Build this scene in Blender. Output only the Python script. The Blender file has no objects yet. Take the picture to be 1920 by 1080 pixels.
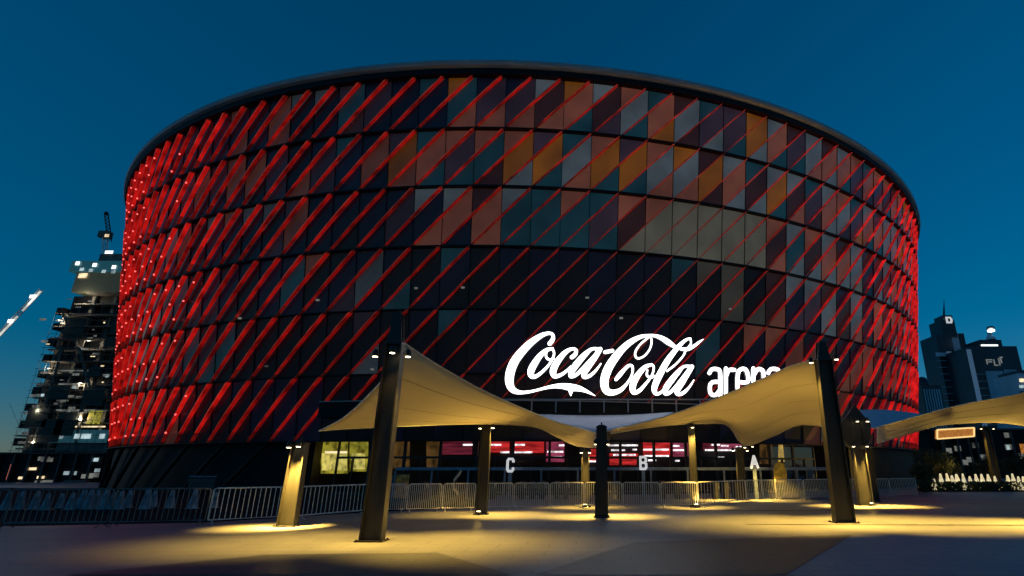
import bpy, bmesh, math, random
from mathutils import Vector, Matrix
random.seed(11)
sc = bpy.context.scene
COL = sc.collection
R = math.radians

# ------------------------------------------------------------------ camera
F, TILT, PX, PY, CAMH = 1030.13, 0.3234, 167.0, -7.26, 1.72
cam_d = bpy.data.cameras.new('camera'); cam = bpy.data.objects.new('camera', cam_d); COL.objects.link(cam)
cam.location = (0, 0, CAMH); cam.rotation_euler = (math.pi/2 + TILT, 0, 0)
cam_d.sensor_width = 36; cam_d.lens = F/1920*36
cam_d.shift_x = -PX/1920; cam_d.shift_y = PY/1920
cam_d.clip_start = 0.1; cam_d.clip_end = 6000
sc.camera = cam
CT, ST = math.cos(TILT), math.sin(TILT)

def ray(px, py):
    u = (px-960-PX)/F; w = -(py-540-PY)/F
    return Vector((u, CT - w*ST, ST + w*CT))
def at(px, py, Y):                       # the point seen at a pixel, Y metres ahead
    d = ray(px, py); k = Y/d.y
    return Vector((d.x*k, Y, CAMH + d.z*k))
def gr(px, py):                          # the point of the ground seen at a pixel
    d = ray(px, py); k = -CAMH/d.z
    return Vector((d.x*k, d.y*k, 0))
def proj(p):
    x, y, z = p.x, p.y, p.z-CAMH
    d = y*CT + z*ST; v = -y*ST + z*CT
    return 960+PX+x/d*F, 540+PY-v/d*F

# ------------------------------------------------------------------ helpers
def tag(o, label=None, cat=None, group=None, kind=None):
    if label: o['label'] = label
    if cat: o['category'] = cat
    if group: o['group'] = group
    if kind: o['kind'] = kind
    return o
def thing(name, label, cat, loc=(0, 0, 0), rz=0, group=None):
    o = bpy.data.objects.new(name, None); COL.objects.link(o)
    o.location = loc; o.rotation_euler = (0, 0, rz); o.empty_display_size = .2
    return tag(o, label, cat, group)
def dup(o, parent=None):
    c = o.copy(); COL.objects.link(c)
    if parent: c.parent = parent
    for ch in list(o.children): dup(ch, c)
    return c

class MB:
    def __init__(s): s.v = []; s.f = []; s.m = []
    def face(s, pts, m=0):
        b = len(s.v); s.v += [tuple(p) for p in pts]; s.f.append(list(range(b, b+len(pts)))); s.m.append(m)
    def grid(s, rows, m=0, closed=False):
        b = len(s.v); n = len(rows[0])
        for r in rows: s.v += [tuple(p) for p in r]
        for i in range(len(rows)-1):
            for j in range(n if closed else n-1):
                j2 = (j+1) % n
                s.f.append([b+i*n+j, b+i*n+j2, b+(i+1)*n+j2, b+(i+1)*n+j]); s.m.append(m)
    def box(s, x0, x1, y0, y1, z0, z1, m=0):
        s.hexa([(x0,y0,z0),(x1,y0,z0),(x1,y1,z0),(x0,y1,z0),(x0,y0,z1),(x1,y0,z1),(x1,y1,z1),(x0,y1,z1)], m)
    def hexa(s, p, m=0, ms=None):
        b = len(s.v); s.v += [tuple(q) for q in p]
        for i, q in enumerate([(0,3,2,1),(4,5,6,7),(0,1,5,4),(1,2,6,5),(2,3,7,6),(3,0,4,7)]):
            s.f.append([b+k for k in q]); s.m.append(ms[i] if ms else m)
    def tube(s, pts, r, n=6, m=0, cap=True):
        pts = [Vector(p) for p in pts]
        if not isinstance(r, (list, tuple)): r = [r]*len(pts)
        rings = []; ref = None
        for i, p in enumerate(pts):
            a = pts[max(i-1, 0)]; c = pts[min(i+1, len(pts)-1)]
            t = (c-a).normalized()
            if ref is None or abs(ref.dot(t)) > .95: ref = Vector((0,0,1)) if abs(t.z) < .9 else Vector((1,0,0))
            u = t.cross(ref).normalized(); w = t.cross(u).normalized()
            rings.append([p+(u*math.cos(k*2*math.pi/n)+w*math.sin(k*2*math.pi/n))*r[i] for k in range(n)])
        s.grid(rings, m, closed=True)
        if cap:
            s.face(rings[0], m); s.face(list(reversed(rings[-1])), m)
    def lathe(s, prof, n=16, c=(0,0,0), m=0):
        rows = [[(c[0]+r*math.cos(k*2*math.pi/n), c[1]+r*math.sin(k*2*math.pi/n), c[2]+z) for k in range(n)] for r, z in prof]
        s.grid(rows, m, closed=True)
        s.face(list(reversed(rows[0])), m); s.face(rows[-1], m)
    def build(s, name, mats, parent=None, bevel=0, smooth=False, solid=0, recalc=True):
        me = bpy.data.meshes.new(name); me.from_pydata(s.v, [], s.f)
        if not isinstance(mats, (list, tuple)): mats = [mats]
        for mm in mats: me.materials.append(mm)
        me.polygons.foreach_set('material_index', s.m)
        bm = bmesh.new(); bm.from_mesh(me)
        bmesh.ops.remove_doubles(bm, verts=bm.verts, dist=1e-5)
        if recalc: bmesh.ops.recalc_face_normals(bm, faces=bm.faces)
        bm.to_mesh(me); bm.free()
        if smooth:
            for p in me.polygons: p.use_smooth = True
        o = bpy.data.objects.new(name, me); COL.objects.link(o)
        if parent: o.parent = parent
        if bevel:
            b = o.modifiers.new('bevel', 'BEVEL'); b.width = bevel; b.segments = 1; b.limit_method = 'ANGLE'
        if solid:
            b = o.modifiers.new('solid', 'SOLIDIFY'); b.thickness = solid; b.offset = 0
        return o

# ------------------------------------------------------------------ materials
def nodes(name):
    m = bpy.data.materials.new(name); m.use_nodes = True
    return m, m.node_tree.nodes, m.node_tree.links, m.node_tree.nodes['Principled BSDF']
def mat(name, col, rough=.5, metal=0, var=.25, scale=3, emit=None, es=0, evar=0, bump=0, spec=.5, stretch=None):
    m, N, L, B = nodes(name)
    tc = N.new('ShaderNodeTexCoord'); mp = N.new('ShaderNodeMapping'); nz = N.new('ShaderNodeTexNoise')
    L.new(tc.outputs['Object'], mp.inputs[0]); L.new(mp.outputs[0], nz.inputs['Vector'])
    if stretch: mp.inputs['Scale'].default_value = stretch
    nz.inputs['Scale'].default_value = scale; nz.inputs['Detail'].default_value = 5
    rp = N.new('ShaderNodeMapRange'); L.new(nz.outputs['Fac'], rp.inputs['Value'])
    rp.inputs['From Min'].default_value = .3; rp.inputs['From Max'].default_value = .7
    rp.inputs['To Min'].default_value = 1-var; rp.inputs['To Max'].default_value = 1+var
    mx = N.new('ShaderNodeVectorMath'); mx.operation = 'SCALE'; mx.inputs[0].default_value = col
    L.new(rp.outputs[0], mx.inputs['Scale']); L.new(mx.outputs[0], B.inputs['Base Color'])
    B.inputs['Roughness'].default_value = rough; B.inputs['Metallic'].default_value = metal
    B.inputs['Specular IOR Level'].default_value = spec
    if emit:
        B.inputs['Emission Color'].default_value = (*emit, 1); B.inputs['Emission Strength'].default_value = es
        if evar:
            r2 = N.new('ShaderNodeMapRange'); L.new(nz.outputs['Fac'], r2.inputs['Value'])
            r2.inputs['From Min'].default_value = .35; r2.inputs['From Max'].default_value = .65
            r2.inputs['To Min'].default_value = es*(1-evar); r2.inputs['To Max'].default_value = es*(1+evar)
            L.new(r2.outputs[0], B.inputs['Emission Strength'])
    if bump:
        bp = N.new('ShaderNodeBump'); bp.inputs['Strength'].default_value = bump; L.new(nz.outputs['Fac'], bp.inputs['Height'])
        L.new(bp.outputs[0], B.inputs['Normal'])
    return m
def lampmat(name, col, s):
    return mat(name, (.8, .8, .8), emit=col, es=s)

M = {}
M['dark'] = mat('dark_cladding', (.010, .010, .012), .6, var=.3, spec=.2)
M['black'] = mat('black_steel', (.02, .02, .02), .4, .3)
M['ringm'] = mat('ring_steel', (.012, .011, .011), .6, .1, spec=.25)
M['rim'] = mat('rim_metal', (.46, .42, .42), .5, .1, var=.15, scale=.4)
M['mast'] = mat('mast_paint', (.024, .0225, .02), .5, .25, var=.35, scale=2, stretch=(3, 3, .4), bump=.05)
M['galv'] = mat('galvanised_steel', (.66, .66, .64), .45, .3, var=.2, scale=8)
M['concrete'] = mat('raw_concrete', (.16, .15, .13), .85, var=.35, scale=.6)
M['glassdark'] = mat('tower_glass', (.03, .04, .055), .3, .1, var=.4, scale=.05)
M['towergrey'] = mat('tower_panel_grey', (.62, .66, .74), .6, .0, var=.3, scale=.08, stretch=(1, 1, .1))
M['towerpale'] = mat('tower_pale_glow', (.8, .82, .86), .6, var=.1, emit=(.55, .7, 1), es=.05)  # pale strips brightened by a faint emission in place of falling light
M['white_on'] = lampmat('sign_white_light', (1, 1, .98), 3.2)
M['letter'] = mat('white_letter_glow', (.8, .8, .78), .5, emit=(1, 1, 1), es=.5)  # letter faces also emit white of their own
M['lens'] = lampmat('warm_lamp_lens', (1, .78, .42), 14)
M['whitelens'] = lampmat('white_lamp_lens', (.95, 1, .95), 1.8)
M['winwarm'] = mat('lit_window_warm', (.1, .1, .1), .4, emit=(1, .78, .45), es=.9, evar=.5, scale=.4)
M['wincool'] = mat('lit_window_cool', (.1, .1, .1), .4, emit=(.65, .85, .9), es=.5, evar=.5, scale=.4)
M['dimwin'] = mat('dim_window', (.05, .05, .05), .3, emit=(.6, .62, .55), es=.16, evar=.7, scale=.5)
M['orange'] = mat('orange_light_box', (.3, .15, .05), .5, emit=(1, .36, .06), es=.36, evar=.3)
M['orange_edge'] = mat('orange_edge_light', (.3, .15, .05), .5, emit=(1, .66, .25), es=1.1)
M['plaster_white'] = mat('white_plastic', (.3, .3, .33), .7, var=.5, scale=3)
M['yellow'] = mat('yellow_panel', (.62, .42, .05), .55, var=.4, scale=5)
M['poster'] = mat('orange_poster', (.6, .3, .06), .5, var=.6, scale=6)
M['net'] = mat('debris_netting', (.05, .06, .05), .9, var=.5, scale=2)
M['leaf'] = mat('leaf_green', (.06, .085, .03), .7, var=.5, scale=6)
M['bark'] = mat('bark', (.07, .05, .03), .9, var=.4)
M['rail_blue'] = mat('blue_grey_rail', (.20, .25, .34), .35, .5)
M['interior'] = mat('interior_wall', (.025, .02, .022), .7, var=.3)
M['red_on'] = mat('red_screen', (.1, .01, .01), .4, emit=(.75, .03, .03), es=.68, evar=.6, scale=1.3, stretch=(.5, 1, 5))
M['red_dim'] = mat('dim_red_screen', (.1, .01, .02), .4, emit=(.3, .03, .06), es=.35, evar=.6, scale=1.3, stretch=(.5, 1, 5))
M['mag_on'] = mat('magenta_screen', (.1, .02, .05), .4, emit=(.6, .08, .16), es=.42, evar=.6, scale=1.4, stretch=(.5, 1, 5))
M['strip_on'] = mat('white_tube_light', (.5, .5, .5), .4, emit=(1, .9, .9), es=1.3, evar=.6, scale=2.5)
M['yel_in'] = mat('yellow_lit_room', (.3, .25, .05), .6, emit=(.5, .44, .04), es=.36, evar=.9, scale=1.6)
M['yel_hot'] = mat('yellow_counter_light', (.4, .33, .08), .6, emit=(1, .82, .18), es=.5, evar=.6, scale=2.2)
M['brown_in'] = mat('brown_lit_room', (.1, .06, .03), .6, emit=(.25, .12, .03), es=.25, evar=.8, scale=1.4)
M['doorglow'] = mat('amber_lit_doorway', (.4, .25, .05), .6, emit=(1, .6, .1), es=.45, evar=.6, scale=2)
M['bollard'] = mat('bollard_painted_glow', (.7, .65, .5), .5, emit=(1, .84, .46), es=.62, evar=.4, scale=3)  # cream posts lit by lamps elsewhere; that light is put in as glow
M['led_node'] = lampmat('red_led_node', (1, .12, .10), 1.7)

def fin_mat(name, col, s, lo, sc_=.55):
    m, N, L, B = nodes(name)
    tc = N.new('ShaderNodeTexCoord'); nz = N.new('ShaderNodeTexNoise'); nz.inputs['Scale'].default_value = sc_; nz.inputs['Detail'].default_value = 4
    L.new(tc.outputs['Object'], nz.inputs['Vector'])
    r2 = N.new('ShaderNodeMapRange'); L.new(nz.outputs['Fac'], r2.inputs['Value'])
    r2.inputs['From Min'].default_value = .34; r2.inputs['From Max'].default_value = .66
    r2.inputs['To Min'].default_value = lo*s; r2.inputs['To Max'].default_value = s*1.35
    L.new(r2.outputs[0], B.inputs['Emission Strength']); B.inputs['Emission Color'].default_value = (*col, 1)
    B.inputs['Base Color'].default_value = (.10, .035, .03, 1); B.inputs['Roughness'].default_value = .45; B.inputs['Metallic'].default_value = .2
    return m
FINM = []                               # red wash painted as emission, dim mid front, boosted at the flanks for edge glow
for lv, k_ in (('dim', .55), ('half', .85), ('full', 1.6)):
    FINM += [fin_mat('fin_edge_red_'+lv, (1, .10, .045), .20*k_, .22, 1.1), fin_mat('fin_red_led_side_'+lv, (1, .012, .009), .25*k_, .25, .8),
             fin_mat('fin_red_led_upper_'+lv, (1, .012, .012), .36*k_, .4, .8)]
M['fin_joint'] = fin_mat('fin_joint_faint_red', (1, .10, .06), .028, .2, .8)  # unlit steel joint with a faint red glow painted in
M['fin_foot'] = fin_mat('fin_red_led_foot', (1, .03, .02), .12, .2, .8)
def glass_mat():
    m, N, L, B = nodes('clear_glass')
    out = N['Material Output']; tr = N.new('ShaderNodeBsdfTransparent'); gl = N.new('ShaderNodeBsdfGlossy'); mx = N.new('ShaderNodeMixShader')
    tr.inputs[0].default_value = (.82, .85, .88, 1); gl.inputs['Roughness'].default_value = .06
    fr = N.new('ShaderNodeFresnel'); fr.inputs['IOR'].default_value = 1.5
    mm = N.new('ShaderNodeMath'); mm.operation = 'MULTIPLY'; mm.inputs[1].default_value = .18; L.new(fr.outputs[0], mm.inputs[0]); L.new(mm.outputs[0], mx.inputs[0]); L.new(tr.outputs[0], mx.inputs[1]); L.new(gl.outputs[0], mx.inputs[2]); L.new(mx.outputs[0], out.inputs[0])
    return m
M['glass'] = glass_mat()

def fabric():
    m, N, L, B = nodes('tensile_fabric')
    out = N['Material Output']
    tc = N.new('ShaderNodeTexCoord'); nz = N.new('ShaderNodeTexNoise'); nz.inputs['Scale'].default_value = 1.2; nz.inputs['Detail'].default_value = 6
    L.new(tc.outputs['Object'], nz.inputs['Vector'])
    cr = N.new('ShaderNodeValToRGB'); L.new(nz.outputs['Fac'], cr.inputs[0])
    cr.color_ramp.elements[0].color = (.52, .46, .36, 1); cr.color_ramp.elements[1].color = (.62, .56, .45, 1)
    L.new(cr.outputs[0], B.inputs['Base Color']); B.inputs['Roughness'].default_value = .75
    tl = N.new('ShaderNodeBsdfTranslucent'); tl.inputs[0].default_value = (.6, .5, .38, 1)
    mx = N.new('ShaderNodeMixShader'); mx.inputs[0].default_value = .22
    L.new(B.outputs[0], mx.inputs[1]); L.new(tl.outputs[0], mx.inputs[2]); L.new(mx.outputs[0], out.inputs[0])
    return m
M['fabric'] = fabric()
M['seam'] = mat('fabric_seam', (.44, .36, .25), .8)
M['fabric_sky_tint'] = mat('sky_tinted_fabric', (.62, .64, .72), .8, var=.08)  # same white fabric; the blue-grey cast of the sky is put into its colour

def ground_mat(name, c0, c1, rough):
    m, N, L, B = nodes(name)
    tc = N.new('ShaderNodeTexCoord')
    nz = N.new('ShaderNodeTexNoise'); nz.inputs['Scale'].default_value = .35; nz.inputs['Detail'].default_value = 8
    n2 = N.new('ShaderNodeTexNoise'); n2.inputs['Scale'].default_value = 9; n2.inputs['Detail'].default_value = 6
    br = N.new('ShaderNodeTexBrick'); br.inputs['Scale'].default_value = 1; br.inputs['Mortar Size'].default_value = .012
    br.inputs['Brick Width'].default_value = 1.2; br.inputs['Row Height'].default_value = .6
    br.inputs['Color1'].default_value = (1, 1, 1, 1); br.inputs['Color2'].default_value = (.93, .93, .93, 1); br.inputs['Mortar'].default_value = (.5, .5, .5, 1)
    for n in (nz, n2, br): L.new(tc.outputs['Object'], n.inputs['Vector'])
    cr = N.new('ShaderNodeValToRGB'); L.new(nz.outputs['Fac'], cr.inputs[0])
    cr.color_ramp.elements[0].position = .3; cr.color_ramp.elements[1].position = .7
    cr.color_ramp.elements[0].color = (*c0, 1); cr.color_ramp.elements[1].color = (*c1, 1)
    mx = N.new('ShaderNodeMix'); mx.data_type = 'RGBA'; mx.blend_type = 'MULTIPLY'; mx.inputs['Factor'].default_value = 1
    L.new(cr.outputs[0], mx.inputs['A']); L.new(br.outputs['Color'], mx.inputs['B'])
    L.new(mx.outputs['Result'], B.inputs['Base Color'])
    rr = N.new('ShaderNodeMapRange'); L.new(n2.outputs['Fac'], rr.inputs['Value']); rr.inputs['To Min'].default_value = rough-.12; rr.inputs['To Max'].default_value = rough+.12
    L.new(rr.outputs[0], B.inputs['Roughness'])
    bp = N.new('ShaderNodeBump'); bp.inputs['Strength'].default_value = .12; bp.inputs['Distance'].default_value = .01; L.new(n2.outputs['Fac'], bp.inputs['Height']); L.new(bp.outputs[0], B.inputs['Normal'])
    return m
M['plaza'] = ground_mat('plaza_paving', (.18, .185, .195), (.265, .265, .27), .5)
M['band_dark'] = ground_mat('dark_ground_band', (.072, .08, .092), (.095, .103, .115), .5)
M['band_light'] = ground_mat('pale_ground_band', (.27, .285, .31), (.34, .35, .37), .55)
M['drain'] = mat('drain_grate', (.02, .02, .02), .6)

# ------------------------------------------------------------------ sky and sun
w = bpy.data.worlds.new('World'); sc.world = w; w.use_nodes = True
N, L = w.node_tree.nodes, w.node_tree.links
bg = N['Background']
sky = N.new('ShaderNodeTexSky'); sky.sky_type = 'NISHITA'; sky.sun_disc = False
sky.sun_elevation = R(4.5); sky.sun_rotation = R(66); sky.ozone_density = 6; sky.air_density = 1; sky.dust_density = .0
hs = N.new('ShaderNodeHueSaturation'); hs.inputs['Saturation'].default_value = 1.16; hs.inputs['Hue'].default_value = .497
gm = N.new('ShaderNodeGamma'); gm.inputs['Gamma'].default_value = .7; L.new(sky.outputs[0], gm.inputs[0]); L.new(gm.outputs[0], hs.inputs['Color']); L.new(hs.outputs[0], bg.inputs[0]); bg.inputs[1].default_value = .132
SKY_BG, SKY_HS, SKY_T = bg, hs, sky
sun_d = bpy.data.lights.new('sun', 'SUN'); sun_d.energy = .02; sun_d.angle = R(10); sun_d.color = (1, .9, .8)
sun = bpy.data.objects.new('sun', sun_d); COL.objects.link(sun); sun.rotation_euler = (R(86), 0, R(72+180)); sun.location = (0, 0, 80)

# ------------------------------------------------------------------ ground
def sheet(name, pts, m, z):
    b = MB(); b.face([(p[0], p[1], z) for p in pts], 0)
    return tag(b.build(name, m), kind='structure')
sheet('ground', [(-3000, -200), (3000, -200), (3000, 3500), (-3000, 3500)], M['plaza'], 0)
pd = [gr(x, y) for x, y in ((1475, 1079), (1600, 1003), (1930, 1000), (2500, 1079))]
sheet('pale_ground_band', [pd[0], pd[3], pd[2], pd[1]], M['band_light'], .004)  # paler ground tone with a slanted edge
pd = [gr(x, y) for x, y in ((1000, 1079), (1190, 1017), (1598, 1003), (1473, 1079))]
sheet('dark_ground_band', [pd[0], pd[3], pd[2], pd[1]], M['band_dark'], .008)  # darker ground tone beside the pale band
pd = [gr(x, y) for x, y in ((120, 1079), (500, 1041), (820, 1037), (960, 1079))]
sheet('front_dark_band', [pd[0], pd[3], pd[2], pd[1]], M['band_dark'], .012)  # second darker ground tone, front left
pd = [gr(x, y) for x, y in ((-700, 1003), (0, 987), (385, 980), (690, 961), (900, 950), (900, 915), (-900, 915))]
sheet('dark_ground', [pd[k] for k in (0, 1, 2, 3, 4, 5, 6)], mat('near_black_ground', (.014, .014, .016), .95, var=.3, scale=5, spec=.05), .004)  # near-black sheet added over the ground behind the left barriers
a, b2 = gr(1400, 984), gr(1990, 986)
sheet('drain_channel', [(a.x, a.y), (b2.x, b2.y), (b2.x, b2.y+.28), (a.x, a.y+.22)], M['drain'], .005)
a, b2 = gr(1180, 959), gr(1660, 957)
sheet('drain_channel_rear', [(a.x, a.y), (b2.x, b2.y), (b2.x, b2.y+.3), (a.x, a.y+.3)], M['drain'], .005)

# ------------------------------------------------------------------ arena
U = .7
CX, CY = -13.052*U, 126.79*U
RT, RB = 78.74*U, 72.88*U
ZT, ZB = CAMH + 40*U, CAMH + 2.981*U - .35
NP = 158; DA = 2*math.pi/NP
PH0 = 0
def S(a, t, off=0):
    r = RT + (RB-RT)*t/6 + off; ph = PH0 + a*DA
    return Vector((CX + r*math.sin(ph), CY - r*math.cos(ph), ZT + (ZB-ZT)*t/6))
lo, hi = 0.0, .6
for _ in range(50):
    PH0 = (lo+hi)/2
    if proj(S(0, 2, -.7))[0] < 1158: lo = PH0
    else: hi = PH0
def zt_of(z): return (z-ZT)/(ZB-ZT)*6
A0, A1 = -40, 36                        # panel columns that the photo could see
PDEP = .42

arena = thing('arena', 'huge dark drum arena wrapped in slanted glowing red fins over a mosaic of coloured glass', 'arena', (0, 0, 0))
# core wall
b = MB()
rows = []
ZM1 = at(1000, 750, 36.8).z; ZM0 = at(1000, 781, 36.8).z
TW = zt_of(ZM0+.25)
for t in (0, 2, 4, TW): rows.append([S(k, t, -PDEP-.12) for k in range(NP)])
b.grid(rows, 0, closed=True)
b.build('wall', M['dark'], arena)
# roof: rim with lip and a shallow dome
b = MB()
tr = lambda z: zt_of(z)
prof = [(-PDEP-.1, .2), (.05, .2), (.28, .32), (.36, .5), (.33, .72), (.12, .9), (-.4, .94), (-1.2, .8)]
def ringprof(prof, t, n=NP*2):
    return [[(CX+(RT+(RB-RT)*t/6+o)*math.sin(k*2*math.pi/n), CY-(RT+(RB-RT)*t/6+o)*math.cos(k*2*math.pi/n), ZT+(ZB-ZT)*t/6+z) for k in range(n)] for o, z in prof]
b.grid(ringprof(prof, 0), 0, closed=True)
rim = b.build('roof_rim', M['rim'], arena, smooth=False)
b = MB(); b.grid(ringprof([(-1.1, .55), (-12, 1.6), (-30, 2.6), (-50, 3.0)], 0, 96), 0, closed=True)
b.build('roof', M['dark'], arena)
# ring beams
for t in range(0, 7):
    b = MB(); n = NP
    h = .06 if t < 4 else .04
    ro = .06 if t in (0, 6) else (-.08 if t < 4 else -.22)
    pr = [(-PDEP, -h), (ro, -h), (ro, h), (-PDEP, h)]
    rows = []
    for o, z in pr:
        rows.append([S(k+.0, t, o)+Vector((0, 0, z)) for k in range(NP)])
    if t == 0: rows = [[p+Vector((0, 0, dz)) for p in r] for r, dz in zip(rows, (-.25, -.25, .1, .1))]
    b.grid(rows, 0, closed=True)
    b.build('ring_beam', M['ringm'], arena)

# entrance arc (columns a) and marquee heights
def a_at(px, py, off, z):
    best = None
    for i in range(-400, 400):
        p = S(i/10, zt_of(z), off); d = abs(proj(p)[0]-px)
        if best is None or d < best[0]: best = (d, i/10)
    return best[1]
AE0, AE1 = a_at(592, 0, 1.0, ZM1), a_at(1575, 0, 1.0, ZM1)

b = MB(); n0, n1 = int(math.ceil(AE1+1)), int(math.floor(AE0-1))+NP      # the base wall, open at the entrance
b.grid([[S(k, TW, -PDEP-.12) for k in range(n0, n1+1)], [S(k, 6, -PDEP-.14) for k in range(n0, n1+1)], [S(k, 6, -PDEP-.3)+Vector((0, 0, -ZB-.05)) for k in range(n0, n1+1)]])
b.build('base_wall', M['dark'], arena)
# coloured glass panels
PAL = {'peach': (.135, .043, .027), 'brown': (.020, .007, .0065), 'orange': (.15, .048, .004), 'slate': (.060, .077, .09),
       'teal': (.006, .03, .042), 'navy': (.0022, .0032, .0105), 'purple': (.026, .016, .026), 'grey': (.075, .072, .056), 'black': (.0016, .0018, .0028)}
LV = {3: .62, 2: .42, 1: .22}  # backlight falloff painted by region: three emission strengths of each colour
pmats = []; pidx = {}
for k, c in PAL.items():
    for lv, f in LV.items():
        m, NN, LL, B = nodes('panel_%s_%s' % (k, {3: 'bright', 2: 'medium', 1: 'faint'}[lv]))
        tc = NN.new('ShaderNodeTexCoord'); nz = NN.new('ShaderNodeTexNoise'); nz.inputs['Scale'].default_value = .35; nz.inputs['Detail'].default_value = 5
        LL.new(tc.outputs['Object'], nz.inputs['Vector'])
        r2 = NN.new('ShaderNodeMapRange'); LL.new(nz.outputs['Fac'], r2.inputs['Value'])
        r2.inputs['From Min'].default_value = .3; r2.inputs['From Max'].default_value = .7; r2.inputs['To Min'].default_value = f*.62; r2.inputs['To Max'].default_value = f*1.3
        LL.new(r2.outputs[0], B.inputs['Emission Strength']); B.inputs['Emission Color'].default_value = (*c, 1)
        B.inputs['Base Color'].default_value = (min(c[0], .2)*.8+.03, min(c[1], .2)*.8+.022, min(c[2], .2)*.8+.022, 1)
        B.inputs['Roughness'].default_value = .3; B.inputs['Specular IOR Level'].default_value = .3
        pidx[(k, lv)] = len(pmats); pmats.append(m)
def pick(x, s):
    """panel colour for a column seen at x (photo pixels, level with the storey), storey s"""
    r = random.random()
    def ch(*opts):
        tot = sum(o[1] for o in opts); q = random.random()*tot
        for o in opts:
            q -= o[1]
            if q <= 0: return o[0]
        return opts[-1][0]
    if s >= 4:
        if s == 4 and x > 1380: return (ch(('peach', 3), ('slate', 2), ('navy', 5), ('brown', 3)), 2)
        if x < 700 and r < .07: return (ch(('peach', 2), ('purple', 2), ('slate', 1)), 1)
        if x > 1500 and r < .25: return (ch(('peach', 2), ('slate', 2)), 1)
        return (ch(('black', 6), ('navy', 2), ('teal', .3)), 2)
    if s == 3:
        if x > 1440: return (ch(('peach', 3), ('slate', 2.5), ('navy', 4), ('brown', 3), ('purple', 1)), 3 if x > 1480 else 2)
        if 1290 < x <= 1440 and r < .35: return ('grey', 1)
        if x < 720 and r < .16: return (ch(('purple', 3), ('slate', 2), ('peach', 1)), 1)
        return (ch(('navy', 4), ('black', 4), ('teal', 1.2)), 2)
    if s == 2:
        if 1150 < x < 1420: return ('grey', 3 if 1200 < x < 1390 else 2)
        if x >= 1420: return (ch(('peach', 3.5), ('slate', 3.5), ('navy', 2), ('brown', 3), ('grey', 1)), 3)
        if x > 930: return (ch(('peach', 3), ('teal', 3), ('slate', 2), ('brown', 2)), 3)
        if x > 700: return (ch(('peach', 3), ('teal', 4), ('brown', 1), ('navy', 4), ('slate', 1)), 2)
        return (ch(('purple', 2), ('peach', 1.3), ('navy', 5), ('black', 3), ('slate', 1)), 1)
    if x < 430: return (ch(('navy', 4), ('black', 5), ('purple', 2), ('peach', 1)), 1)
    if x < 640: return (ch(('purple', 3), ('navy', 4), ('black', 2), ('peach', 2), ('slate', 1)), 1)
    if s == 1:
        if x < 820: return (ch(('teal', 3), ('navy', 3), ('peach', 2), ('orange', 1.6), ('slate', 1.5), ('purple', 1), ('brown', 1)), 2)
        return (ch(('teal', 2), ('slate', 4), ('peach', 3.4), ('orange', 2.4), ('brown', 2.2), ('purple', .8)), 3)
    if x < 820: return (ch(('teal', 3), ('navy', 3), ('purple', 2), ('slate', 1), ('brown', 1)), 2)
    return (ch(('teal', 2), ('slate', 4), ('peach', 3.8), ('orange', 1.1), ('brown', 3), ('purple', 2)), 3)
cells = []
for s in range(6):
    for j in range(A0, A1):
        c = proj(S(j+.5, s+.5, -PDEP))
        p0, p1 = proj(S(j, s+.5, -PDEP)), proj(S(j+1, s+.5, -PDEP))
        area = max(p1[0]-p0[0], 0) * abs(proj(S(j+.5, s+1, 0))[1]-proj(S(j+.5, s, 0))[1])
        inside_entrance = s == 5 and AE0-1 < j < AE1
        cells.append((area*(1.6 if s < 4 else 1)*(0.01 if inside_entrance else 1), s, j, c[0]))
cells.sort(reverse=True)
tilecol = {}
CODE = {'p': 'peach', 'k': 'brown', 'o': 'orange', 's': 'slate', 't': 'teal', 'n': 'navy', 'v': 'purple', 'g': 'grey', 'b': 'black'}
MOSAIC = {0: (-9, 'nvn nnn tnn otp nvp nvp skp opt skv pst tpo ksk tvs vvt oos spt kvt ssp kps spt'),   # upper, middle, lower tile
          1: (-9, 'npn vop tpt pvt ptk pos vot tsp pot vot psp osp kok sps tks sot skp tvk sps psk'),
          2: (-9, 'nnn nvn snp spn kpp stt ttt ptt tvt pkg pgg kgg ggg ggg ggg pkp sts pks sps kps')}
for s, (j0, row) in MOSAIC.items():
    for i, w3 in enumerate(row.split()):
        j = j0+i
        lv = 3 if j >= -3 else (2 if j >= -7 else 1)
        for piece, c in zip((2, 1, 0), w3):
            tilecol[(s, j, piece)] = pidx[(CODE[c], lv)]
def tile(s, j, piece, x):
    key = (s, j, piece)
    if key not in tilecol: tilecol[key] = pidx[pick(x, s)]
    return tilecol[key]
def cell_mesh(b, s, j, x):
    g = .009; o = -PDEP
    P = lambda u, v: S(j+g+u*(1-2*g), s+1-v, o)           # v up from the lower ring
    lo_, hi_ = .014, .986
    plain = s == 2 and 2 <= j <= 4
    if plain:
        k = pidx[('grey', 3)]
        b.face([P(0, lo_), P(1, lo_), P(1, hi_), P(0, hi_)], k); return
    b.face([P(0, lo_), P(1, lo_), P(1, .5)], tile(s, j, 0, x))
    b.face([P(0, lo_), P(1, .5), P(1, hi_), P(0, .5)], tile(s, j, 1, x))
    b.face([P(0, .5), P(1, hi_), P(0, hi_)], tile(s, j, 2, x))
    # back-up metal edge of the unit
rest = MB()
for n, (ar, s, j, x) in enumerate(cells):
    if n < 100:
        b = MB(); cell_mesh(b, s, j, x)
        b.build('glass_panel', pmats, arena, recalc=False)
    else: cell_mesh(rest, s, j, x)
o = rest.build('glass_panel_field', pmats, arena, recalc=False); tag(o, kind='stuff')
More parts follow.
